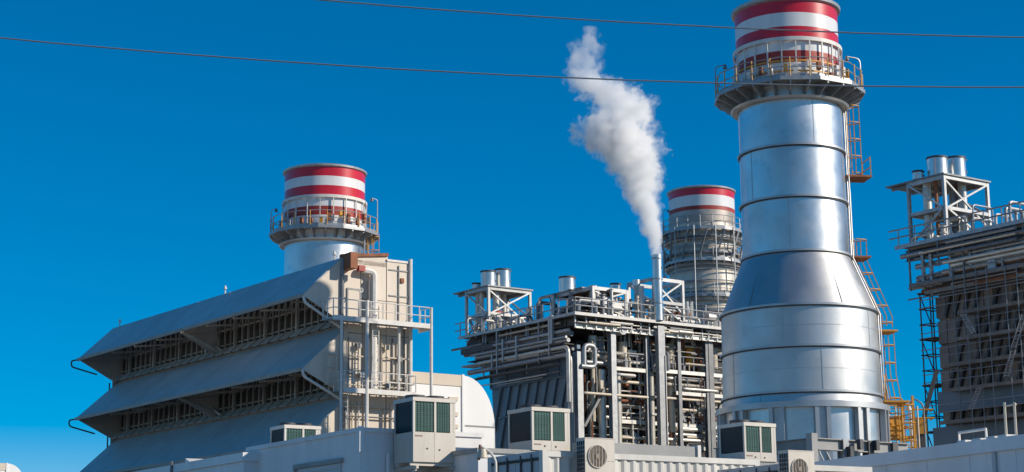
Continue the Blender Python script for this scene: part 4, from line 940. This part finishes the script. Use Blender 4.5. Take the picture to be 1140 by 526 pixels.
for px, py in ((958, 495), (976, 496), (947, 503)):
    a = GF.ony(px, py, -0.3); MB().box((a.x, -0.28, a.z), (0.18, 0.2, 0.4)).build('junction_box', 'dark_steel', t)
MB().b2(0.5, xe - 0.5, 0.6, 4, zg - 1.3, zg - 0.9).build('lower_deck', 'concrete', t)
for s_ in (0.3, 0.7): B('brace', 'galvanised', t, (s_, -0.05, zg - 0.5), (s_ + 0.7, -0.05, zg - 1.6), 0.05, 0.05)

# ------------------------------------------------------------------ foreground buildings
FB = Frame(atY(401, 478, 47).x, 47, 33)
t = thing('white_building', 'white rendered building with a shutter below the grey packaged cooler', 'building', (FB.o.x, FB.o.y, 0), 33)
zb0 = FB.onx(401, 476).z; yl = FB.onx(306, 500).y; xr = FB.ony(536, 490).x
MB().b2(0, xr, 0, 7.0 if yl < 7 else yl, 0, zb0 - 0.12).build('wall', 'render_white', t)
YW = 7.0 if yl < 7 else yl
for (x0, x1, y0, y1) in ((-0.05, 0.2, -0.05, YW), (0.2, xr + 0.05, -0.05, 0.2)):
    MB().b2(x0, x1, y0, y1, zb0 - 0.12, zb0).build('parapet', 'render_white', t)
B('sunlit_edge', 'sheet_white', t, (-0.02, -0.06, zb0 - 0.65), (-0.02, -0.06, zb0 + 0.03), 0.12, 0.12)  # white strip added to imitate the sunlit edge of the wall corner
wa, wb = FB.onx(381, 512), FB.onx(331, 520)
sh = MB().b2(-0.02, 0.06, wa.y, wb.y, wa.z - 2.4, wa.z - 0.08).build('shutter', 'shutter_grey', t)
MB().b2(-0.1, 0.02, wa.y - 0.08, wb.y + 0.08, wa.z - 0.08, wa.z + 0.04).build('lintel', 'concrete', t)
n = 14
for i in range(n): MB().bar((-0.03, wa.y + 0.02, wa.z - 0.15 - i * 0.16), (-0.03, wb.y - 0.02, wa.z - 0.15 - i * 0.16), 0.02, 0.12).build('shutter_slat', 'shutter_grey', sh)
MB().bar((-0.06, wb.y, wa.z - 2.4), (-0.06, wb.y, wa.z - 0.08), 0.08, 0.1).build('jamb', 'concrete', sh)
P('downpipe', 'render_white', t, (FB.ony(432, 510, -0.1).x, -0.1, 0), (FB.ony(432, 506, -0.1).x, -0.1, FB.ony(432, 505, -0.1).z), 0.05)
# lower annex on the left with long parapet
FA = Frame(atY(272, 503, 52).x, 52, 33)
t = thing('low_annex', 'low white annex with a long sloping parapet at the bottom left', 'building', (FA.o.x, FA.o.y, 0), 33)
za = FA.onx(272, 504).z
MB().b2(0, 3.4, 0, 26, 0, za - 0.25).build('wall', 'sheet_white', t)
MB().b2(-0.08, 3.45, -0.08, 26, za - 0.25, za).build('fascia', 'sheet_white', t)
a = FA.onx(193, 514); MB().prism([(0.4, a.y - 0.6, za), (0.4, a.y, za), (0.4, a.y, za + 0.22)], (1.5, 0, 0)).build('roof_wedge', 'white_steel', t)
P('mast', 'steel_grey', t, (-0.12, FA.onx(195, 520).y, 0), (-0.12, FA.onx(195, 512).y, za + 0.1), 0.04, 6)
MB().box((-0.25, FA.onx(197, 524).y, za - 0.55), (0.3, 0.35, 0.22)).build('floodlight', 'white_steel', t)

# packaged coolers
def cooler(fr, label, x, y, z0, W, D, H, hb, deg=None):
    c = fr.o + fr.vx * x + fr.vy * y
    t = thing('packaged_cooler', label, 'air conditioner', (c.x, c.y, z0), fr.deg, 'packaged coolers on the roofs')
    MB().b2(0, W * 0.5 - 0.004, 0, D, 0, hb).build('cabinet', 'unit_cream', t)
    MB().b2(W * 0.5 + 0.004, W, 0, D, 0, hb).build('cabinet', 'unit_cream', t)
    e = 0.06; hc = H - hb
    for (a, b) in ((0, 0), (W - e, 0), (0, D - e), (W - e, D - e), (W * 0.52 - e / 2, 0)):
        MB().b2(a, a + e, b, b + e, hb, H - 0.1).build('corner_post', 'unit_cream', t)
    MB().b2(W - 0.16, W - 0.06, 0.005, 0.05, hb, H - 0.1).build('end_panel', 'unit_cream', t)
    MB().b2(-0.015, W + 0.015, -0.015, D + 0.015, H - 0.1, H).build('top_frame', 'unit_cream', t)
    for (a, b) in ((e, W * 0.52 - e / 2), (W * 0.52 + e / 2, W - 0.16)):
        cl = MB().b2(a, b, 0.03, 0.06, hb + 0.02, H - 0.1).build('coil', 'coil_green', t)
        nf = 14
        fm = MB().box((0, 0, 0), (b - a, 0.012, 0.014)).mesh('louvre', 'coil_green')
        for i in range(nf): put('louvre', fm, cl, ((a + b) / 2, 0.022, hb + 0.05 + (hc - 0.2) * i / nf))
        vm_ = MB().box((0, 0, 0), (0.01, 0.01, hc - 0.14)).mesh('wire', 'coil_green')
        for i in range(1, 6): put('wire', vm_, cl, (a + (b - a) * i / 6, 0.012, hb + hc / 2 - 0.04))
    cl = MB().b2(0.03, 0.06, e, D - e, hb + 0.02, H - 0.1).build('side_coil', 'coil_dark', t)
    fm = MB().box((0, 0, 0), (0.012, D - 2 * e, 0.014)).mesh('louvre', 'coil_dark')
    for i in range(14): put('louvre', fm, cl, (0.022, D / 2, hb + 0.05 + (hc - 0.2) * i / 14))
    MB().b2(0.08, W - 0.06, D - 0.06, D - 0.03, hb + 0.02, H - 0.1).build('back_coil', 'coil_dark', t)
    MB().b2(W - 0.06, W - 0.03, e, D - e, hb + 0.02, H - 0.1).build('end_cover', 'unit_cream', t)
    MB().b2(0.15, W - 0.15, 0.1, D - 0.1, H, H + 0.03).build('fan_deck', 'dark_steel', t)
    for k in (0.27, 0.73):
        MB().ring(min(D, W) * 0.22, min(D, W) * 0.26, 0, 0.07, 24).build('fan_collar', 'dark_steel', t, 40, (W * k, D / 2, H + 0.03))
    for (a, b) in ((W * 0.33, hb * 0.45), (W * 0.62, hb * 0.42)):
        MB().tube((a, -0.012, b), (a, 0.0, b), 0.025, 10).build('latch', 'dark_steel', t)
    MB().b2(0.06, 0.28, -0.008, 0, hb - 0.12, hb - 0.085).build('nameplate', 'print_brown', t)
    return t
# cooler on brackets in front of the white building
k = FB.ony(460, 480, -1.15); zbk = FB.ony(460, 514, -1.15).z; zto = FB.ony(460, 442, -1.15).z; zcb = FB.ony(460, 480.5, -1.15).z; Wc = FB.ony(507, 480, -1.15).x - k.x
cooler(FB, 'largest grey-green packaged cooler hung on brackets from the white building', k.x, -1.15, zbk, Wc, 1.02, zto - zbk, zcb - zbk)
bk = thing('wall_bracket', 'pale steel bracket frame under the largest packaged cooler', 'bracket', tuple(FB.o + FB.vx * k.x) [:2] + (0,), 33)
for yy in (-1.05, -0.35): B('runner', 'unit_cream', bk, (-0.05, yy, zbk - 0.05), (Wc + 0.1, yy, zbk - 0.05), 0.07, 0.09)
for xx in (0.1, Wc - 0.1):
    B('arm', 'unit_cream', bk, (xx, -1.2, zbk - 0.14), (xx, 0.0, zbk - 0.14), 0.07, 0.08)
    B('strut', 'unit_cream', bk, (xx, -1.1, zbk - 0.2), (xx, -0.02, zbk - 0.8), 0.06, 0.06)
MB().pipe(bend([(Wc - 0.1, -0.9, zbk - 0.1), (Wc + 0.15, -0.9, zbk - 0.25), (Wc - 0.35, -0.9, zbk - 0.35), (0.3, -0.6, zbk - 0.5), (0.3, -0.03, zbk - 0.55)], 0.15), 0.035, 6).build('refrigerant_pipe', 'dark_steel', bk, 40)

# cooler behind, on the white building's left
k = FB.ony(317, 480, 5.0)
def roof_cooler(px0, px1, pyt, pyc, pyb, Y, label, D=1.0, base_to=None):
    fr = Frame(atY(px0, pyt, Y).x, Y, 33); zt_ = fr.ony(px0, pyt).z; zc_ = fr.ony(px0, pyc).z; zb_ = fr.ony(px0, pyb).z; W = fr.ony(px1, pyt).x
    cooler(fr, label, 0, 0, zb_, W, D, zt_ - zb_, zc_ - zb_)
    return fr, W, zb_
roofs = []
roofs.append(roof_cooler(317, 357, 473, 499, 512, 54.5, 'packaged cooler half hidden behind the white building, nearest the louvre hoods'))
roofs.append(roof_cooler(592, 634, 453, 490, 501, 47, 'packaged cooler above the stacked shipping containers', 1.15))
roofs.append(roof_cooler(828, 863, 470, 503, 513, 50, 'packaged cooler in front of the tallest chimney base', 1.1))
# plinths under the roof coolers
for (fr, W, zb_), lab, ext in zip(roofs, ('grey plant room under the half hidden cooler', 'blue-grey plant room behind the stacked containers', 'grey plant room under the cooler by the tallest chimney'), ((1.2, 2.0, 2.5), (1.6, 1.2, 3.2), (2.5, 0.5, 2.6))):
    t = thing('plant_room', lab, 'building', (fr.o.x, fr.o.y, 0), 33)
    MB().b2(-ext[0], W + ext[1], 0.1, ext[2], 0, zb_ - 0.12).build('wall', 'render_white', t)
    MB().b2(-ext[0] - 0.06, W + ext[1] + 0.06, 0.04, ext[2] + 0.06, zb_ - 0.12, zb_).build('roof_slab', 'concrete', t)
fr, W, zb_ = roofs[1]
ledge = Frame(atY(684, 496, 47.5).x, 47.5, 33)

# stacked shipping containers
def container(fr, label, x, y, z0, L, Wd, H, mt, end_mt, ribs=True, text=None):
    c = fr.o + fr.vx * x + fr.vy * y
    t = thing('shipping_container', label, 'container', (c.x, c.y, z0), fr.deg, 'stacked shipping containers')
    e = 0.16
    for a in (0, L - e):
        for b in (0, Wd - e): MB().b2(a, a + e, b, b + e, 0, H).build('corner_post', mt, t)
    for b in (0.0, Wd - 0.12):
        MB().b2(e, L - e, b, b + 0.12, H - 0.14, H - 0.005).build('top_rail', mt, t); MB().b2(e, L - e, b, b + 0.12, 0.005, 0.16).build('bottom_rail', mt, t)
    for a in (0.0, L - 0.12):
        MB().b2(a, a + 0.12, e, Wd - e, H - 0.14, H - 0.005).build('top_rail', end_mt, t); MB().b2(a, a + 0.12, e, Wd - e, 0.005, 0.16).build('bottom_rail', end_mt, t)
    MB().b2(0.1, L - 0.1, 0.1, Wd - 0.1, H - 0.05, H - 0.02).build('roof_sheet', mt, t)
    # corrugated long sides
    for (yy, s_) in ((0.03, 1), (Wd - 0.03, -1)):
        pts = []; xx = e; per = 0.28; d = 0.045 * s_
        while xx < L - e - per:
            pts += [(xx, yy), (xx + 0.07, yy), (xx + 0.14, yy + d), (xx + 0.21, yy + d)]; xx += per
        pts += [(xx, yy), (L - e, yy)]
        vs = [(a, b, 0.16) for a, b in pts] + [(a, b, H - 0.14) for a, b in pts]; n = len(pts)
        MB().add(vs, [(i, i + 1, n + i + 1, n + i) for i in range(n - 1)]).build('corrugated_side', mt, t)
    # end with two doors, hinges and lock rods (on x = 0)
    for (a, b) in ((e, Wd / 2 - 0.01), (Wd / 2 + 0.01, Wd - e)):
        d = MB().b2(0.03, 0.09, a, b, 0.16, H - 0.14).build('door', end_mt, t)
        for q in (a + (b - a) * 0.3, a + (b - a) * 0.75): MB().tube((0.0, q, 0.1), (0.0, q, H - 0.06), 0.025, 6).build('lock_rod', 'dark_steel', d, 40)
        MB().b2(0.0, 0.03, a + 0.02, b - 0.02, H - 0.22, H - 0.16).build('door_gasket', 'rubber_black', d)
    MB().b2(L - 0.09, L - 0.03, e, Wd - e, 0.16, H - 0.14).build('end_wall', end_mt, t)
    return t
FC = Frame(atY(604, 502, 42.5).x, 42.5, 33)
ztc = FC.ony(604, 501.5).z; Hc = ztc / 2
LC = FC.ony(846, 514).x
container(FC, 'lower grey shipping container carrying another one', 0, 0, 0, LC, 2.44, Hc, 'container_cream', 'container_grey')
container(FC, 'upper shipping container with grey doors and cream corrugated side', 0, 0, Hc, LC, 2.44, Hc, 'container_cream', 'container_grey')
# lettering on the upper container door: a faded, unreadable line of print
FC2 = Frame(atY(906, 516, 43.5).x, 43.5, 33); z2 = FC2.ony(906, 517.5).z; L2 = FC2.ony(971, 520).x
container(FC2, 'short cream corrugated container end right of the second fan unit', -1.0, 0, 0, L2 + 1.0, 2.44, z2, 'container_cream', 'container_grey')
# corner casting holes
# concrete ledge beam above the containers
a = ledge; xe = a.ony(777, 500).x; zt_ = a.ony(684, 493.5).z
t = thing('concrete_ledge', 'long grey concrete ledge above the corrugated container', 'ledge', (a.o.x, a.o.y, 0), 33)
MB().b2(-1.0, xe, 0, 0.5, zt_ - 0.42, zt_).build('beam', 'concrete', t)
MB().b2(-1.0, xe, 0.05, 2.5, 0, zt_ - 0.42).build('wall', 'concrete', t)
MB().b2(xe - 0.05, xe + 0.06, -0.06, 0.55, zt_ - 0.44, zt_ + 0.04).build('end_cap', 'white_steel', t)

# fan condensers on the container side
def condenser(px0, px1, pyt, fan, label, Yoff, frc):
    yy = -0.42
    a = frc.ony(px0, pyt, yy); W = frc.ony(px1, pyt, yy).x - a.x; H = 1.05; z0_ = a.z - H
    c = frc.o + frc.vx * a.x + frc.vy * yy
    t = thing('fan_condenser', label, 'air conditioner', (c.x, c.y, z0_), frc.deg, 'fan condensers on the container wall')
    D = 0.36
    MB().b2(0, W, 0, D, 0, H).build('casing', 'unit_cream', t)
    MB().b2(-0.008, W + 0.008, -0.008, D + 0.008, H, H + 0.02).build('lid', 'unit_cream', t)
    fx, fz, rf = W * 0.40, H * 0.60, W * 0.31
    f = MB().tube((fx, -0.012, fz), (fx, 0.0, fz), rf, 32).build('fan_disc', 'fan_brown', t, 40)
    MB().pipe([(fx + rf * math.cos(R(15 * i)), -0.02, fz + rf * math.sin(R(15 * i))) for i in range(24)], 0.015, 6, True).build('guard_ring', 'unit_cream', f, 40)
    MB().pipe([(fx + rf * 0.6 * math.cos(R(15 * i)), -0.02, fz + rf * 0.6 * math.sin(R(15 * i))) for i in range(24)], 0.007, 5, True).build('guard_ring', 'fan_brown', f, 40)
    for i in range(-5, 6):
        q = rf * i / 6; hh = math.sqrt(rf * rf - q * q); P('guard_wire', 'unit_cream' if i % 2 else 'fan_brown', f, (fx + q, -0.022, fz - hh), (fx + q, -0.022, fz + hh), 0.008, 5)
    MB().tube((fx, -0.035, fz), (fx, -0.01, fz), rf * 0.22, 16).build('hub', 'fan_brown', f, 40)
    MB().b2(W * 0.74, W * 0.94, -0.008, 0, H * 0.06, H * 0.2).build('rating_plate', 'white_steel', t)
    MB().b2(W * 0.1, W * 0.2, -0.008, 0, H * 0.14, H * 0.18).build('badge', 'print_brown', t)
    MB().b2(0.0, W, -0.006, 0.0, H * 0.5, H * 0.503).build('seam', 'print_brown', t)
    g = MB().b2(-0.012, 0, 0.03, D - 0.03, 0.06, H - 0.06).build('side_coil', 'coil_dark', t)
    for i in range(9): MB().b2(-0.025, -0.012, 0.02, D - 0.02, 0.08 + i * (H - 0.16) / 9, 0.095 + i * (H - 0.16) / 9).build('grille_bar', 'galvanised', g)
    for i in range(4): MB().b2(-0.03, -0.025, 0.05 + i * (D - 0.1) / 3.2, 0.062 + i * (D - 0.1) / 3.2, 0.06, H - 0.06).build('grille_bar', 'galvanised', g)
    for xx in (0.12, W - 0.12):
        B('bracket', 'steel_grey', t, (xx, -0.02, -0.025), (xx, -yy, -0.025), 0.05, 0.05)
        B('bracket', 'steel_grey', t, (xx, 0.02, -0.05), (xx, -yy, -0.4), 0.04, 0.04)
    return t
condenser(651, 684, 488, None, 'fan condenser unit in front of the stacked containers', 0, FC)
condenser(877.5, 906, 502, None, 'fan condenser unit lower right, below the grey girder frame', 0, FC2)
# support post between container and cooler
a = FC.ony(610, 505, 0.5)
q = atY(533, 510, 45)
t = thing('goose_neck_lamp', 'white gooseneck lamp pipe in front of the grey container doors', 'lamp', (atY(552, 526, 41).x, 41, 0), 0)
zz0 = atY(552, 507, 41).z; m_ = mpp(41, 5)
MB().pipe(bend([(0, 0, 0), (0, 0, zz0 - 0.12), (-5 * m_, 0, zz0 + 0.05), (-17 * m_, 0, zz0 + 0.22)], 0.25), 0.032, 8).build('pipe', 'white_steel', t, 40)
MB().tube((-15 * m_, 0, zz0 - 0.06), (-15 * m_, 0, zz0 + 0.14), 0.13, 14, 0.09).build('lamp_head', 'cream_pipe', t, 40)
P('bracket', 'rust', t, (-19 * m_, 0.05, zz0 - 0.1), (-17 * m_, 0, zz0 + 0.24), 0.04, 6)

# right warehouse
FW = Frame(atY(1140, 483, 46).x, 46, 24)
t = thing('warehouse', 'low pale warehouse with a plain eaves band across the bottom right', 'building', (FW.o.x, FW.o.y, 0), 24)
zw = FW.onx(1140, 484).z; yf = FW.onx(905, 514).y; yn = -9.0
MB().b2(0, 9, yn, yf, 0, zw - 0.35).build('wall', 'sheet_white', t)
MB().b2(-0.1, 9, yn, yf + 0.05, zw - 0.35, zw).build('eaves_band', 'sheet_white', t)
for px in (1108,):
    y = FW.onx(px, 510).y; MB().b2(-0.06, 0.0, y - 0.07, y + 0.07, 0, zw - 0.36).build('downpipe', 'container_grey', t)
for i in range(10):
    y = yn + (yf - yn) * i / 10; MB().b2(-0.012, 0.0, y, y + 0.02, 0, zw - 0.36).build('panel_joint', 'sheet_white', t)
# roof bits along the eaves
a, b = FW.onx(1068, 488, 0.6), FW.onx(1098, 486, 0.6)
h = FW.onx(1068, 482, 0.6).z
MB().pipe([(0.6, a.y, zw), (0.6, a.y, h), (0.6, b.y, h), (0.6, b.y, zw)], 0.04, 6).build('roof_rail', 'white_steel', t, 40)
for px in (1131, 1120):
    y = FW.onx(px, 480, 0.8).y; P('roof_pole', 'cream_pipe', t, (0.8, y, zw), (0.8, y, FW.onx(px, 448, 0.8).z), 0.035, 6)
y0_, y1_ = FW.onx(1120, 452, 0.8), FW.onx(1131, 452, 0.8)
P('roof_pole', 'cream_pipe', t, (0.8, y0_.y, y0_.z), (0.8, y1_.y, y0_.z), 0.03, 6)
for px in (1078, 1111, 1124, 1094): 
    y = FW.onx(px, 486, 0.5).y; MB().box((0.4, y, zw + 0.05), (0.3, 0.35, 0.1)).build('roof_lug', 'white_steel', t)

# ------------------------------------------------------------------ overhead cables
def cable(label, pts3, Y):
    w3 = [atY(px, py, Y) for px, py in pts3]
    (x1, z1), (x2, z2), (x3, z3) = [(p.x, p.z) for p in w3]
    def q(x): return z1 * (x - x2) * (x - x3) / ((x1 - x2) * (x1 - x3)) + z2 * (x - x1) * (x - x3) / ((x2 - x1) * (x2 - x3)) + z3 * (x - x1) * (x - x2) / ((x3 - x1) * (x3 - x2))
    o = MB().pipe([(-40 + i * 2, Y, q(-40 + i * 2)) for i in range(41)], 0.013, 6).build('overhead_cable', 'cable_grey', None, 40)
    return tag(o, label, 'cable', 'overhead cables')
cable('upper overhead cable crossing the striped top of the tallest chimney', ((354, 0), (810, 31), (1140, 42)), 30)
cable('lower overhead cable crossing the whole sky below the other cable', ((0, 42.5), (570, 84), (1140, 97.5)), 30)

# ------------------------------------------------------------------ steam plume (volume following a bent axis)
axis = [(731, 287, 5), (729.5, 270, 7.5), (726, 257, 10), (719, 230, 13.5), (712, 203, 19), (702, 177, 27), (687, 155, 33), (683, 147, 33), (689, 133, 28), (694, 120, 25), (684, 108, 27), (670, 99, 24), (655, 89, 18), (650, 80, 16), (650, 66, 14), (654, 50, 12), (656, 41, 9)]
YS = VENT[1]
pts = []
for (px, py, rp) in axis:
    p = atY(px, py, YS); pts.append((p.x, p.z, 1.22 * rp * mpp(YS, p.z)))
z0_, z1_ = pts[0][1] - 0.2, pts[-1][1] + 0.2
xs_ = [p[0] for p in pts]; X0, X1 = min(xs_) - 1, max(xs_) + 1; RM = max(p[2] for p in pts) * 1.2
m = bpy.data.materials.new('steam'); m.use_nodes = True; n = m.node_tree; L = n.links
for nd in list(n.nodes): n.nodes.remove(nd)
def N(ty, **kw):
    nd = n.nodes.new(ty)
    for k_, v_ in kw.items(): setattr(nd, k_, v_)
    return nd
out = N('ShaderNodeOutputMaterial'); pv = N('ShaderNodeVolumePrincipled'); L.new(pv.outputs[0], out.inputs['Volume'])
pv.inputs['Color'].default_value = (1.0, 1.0, 1.0, 1); pv.inputs['Anisotropy'].default_value = 0.0
tc = N('ShaderNodeTexCoord')
def math_(op, a, b=None, c=None):
    nd = N('ShaderNodeMath', operation=op)
    for i, v_ in enumerate((a, b, c)):
        if v_ is None: continue
        if isinstance(v_, (int, float)): nd.inputs[i].default_value = v_
        else: L.new(v_, nd.inputs[i])
    return nd.outputs[0]
# warp coordinates a little so the edge billows
nz = N('ShaderNodeTexNoise'); nz.inputs['Scale'].default_value = 0.75; nz.inputs['Detail'].default_value = 4; L.new(tc.outputs['Object'], nz.inputs['Vector'])
sub = N('ShaderNodeVectorMath', operation='SUBTRACT'); L.new(nz.outputs['Color'], sub.inputs[0]); sub.inputs[1].default_value = (0.5, 0.5, 0.5)
scl = N('ShaderNodeVectorMath', operation='SCALE'); L.new(sub.outputs[0], scl.inputs[0])
sp0 = N('ShaderNodeSeparateXYZ'); L.new(tc.outputs['Object'], sp0.inputs[0])
tz0 = math_('DIVIDE', sp0.outputs[2], z1_ - z0_)
wf = math_('MULTIPLY', math_('MINIMUM', math_('MULTIPLY', tz0, 5.0), 1.0), 1.7); L.new(wf, scl.inputs['Scale'])
ad = N('ShaderNodeVectorMath', operation='ADD'); L.new(tc.outputs['Object'], ad.inputs[0]); L.new(scl.outputs[0], ad.inputs[1])
sp = N('ShaderNodeSeparateXYZ'); L.new(ad.outputs[0], sp.inputs[0])
tz = math_('DIVIDE', sp.outputs[2], z1_ - z0_)
def curve(vals):
    fc = N('ShaderNodeFloatCurve'); cv = fc.mapping.curves[0]
    cv.points[0].location = (0, vals[0][1]); cv.points[1].location = (1, vals[-1][1])
    for a, b in vals[1:-1]: cv.points.new(a, b)
    fc.mapping.use_clip = True; fc.mapping.update(); L.new(tz, fc.inputs['Value']); return fc.outputs[0]
zsort = sorted(pts, key=lambda p: p[1])
def zn(z): return min(1, max(0, (z - z0_) / (z1_ - z0_)))
cxn = curve([(zn(p[1]), (p[0] - X0) / (X1 - X0)) for p in zsort]); rn = curve([(zn(p[1]), p[2] / RM) for p in zsort])
cx = math_('SUBTRACT', math_('MULTIPLY', cxn, X1 - X0), VENT[0] - X0)
rr = math_('MULTIPLY', rn, RM)
dx = math_('SUBTRACT', sp.outputs[0], cx)
dist = math_('SQRT', math_('ADD', math_('MULTIPLY', dx, dx), math_('MULTIPLY', sp.outputs[1], sp.outputs[1])))
rel = math_('DIVIDE', dist, rr)
n2 = N('ShaderNodeTexNoise'); n2.inputs['Scale'].default_value = 1.1; n2.inputs['Detail'].default_value = 6; n2.inputs['Roughness'].default_value = 0.62
L.new(tc.outputs['Object'], n2.inputs['Vector'])
amp = N('ShaderNodeMapRange'); L.new(tz0, amp.inputs['Value']); amp.inputs['From Min'].default_value = 0.3; amp.inputs['From Max'].default_value = 0.9; amp.inputs['To Min'].default_value = 1.9; amp.inputs['To Max'].default_value = 3.6
rel2 = math_('ADD', rel, math_('MULTIPLY', math_('SUBTRACT', n2.outputs['Fac'], 0.5), amp.outputs[0]))
mr = N('ShaderNodeMapRange', interpolation_type='SMOOTHSTEP'); L.new(rel2, mr.inputs['Value'])
mr.inputs['From Min'].default_value = 0.5; mr.inputs['From Max'].default_value = 1.05; mr.inputs['To Min'].default_value = 1; mr.inputs['To Max'].default_value = 0
thin = N('ShaderNodeMapRange'); L.new(tz0, thin.inputs['Value']); thin.inputs['From Min'].default_value = 0.55; thin.inputs['From Max'].default_value = 0.85; thin.inputs['To Min'].default_value = 3.0; thin.inputs['To Max'].default_value = 0.55
L.new(math_('MULTIPLY', mr.outputs[0], thin.outputs[0]), pv.inputs['Density'])
MATS['steam'] = m
# closed hull round the plume
dom = MB(); nn = 20; prof = []
for i in range(len(zsort)):
    p = zsort[i]; prof.append((p[0] - VENT[0], p[1] - z0_, p[2] * 1.35 + 0.5))
prof[0] = (prof[0][0], 0.19, 0.33); 
prof.append((prof[-1][0], z1_ - z0_ + 0.6, prof[-1][2] * 0.6))
vs = [(cx_ + r_ * math.cos(2 * math.pi * j / nn), r_ * math.sin(2 * math.pi * j / nn), zz_) for (cx_, zz_, r_) in prof for j in range(nn)]
fs = [(i * nn + j, i * nn + (j + 1) % nn, (i + 1) * nn + (j + 1) % nn, (i + 1) * nn + j) for i in range(len(prof) - 1) for j in range(nn)]
fs += [tuple(range(nn - 1, -1, -1)), tuple((len(prof) - 1) * nn + j for j in range(nn))]
dom.add(vs, fs)
st = dom.build('steam_plume', 'steam', None); st.location = (VENT[0], VENT[1], z0_)
tag(st, 'white steam plume drifting up left from the vent pipe', 'steam'); st['kind'] = 'stuff'
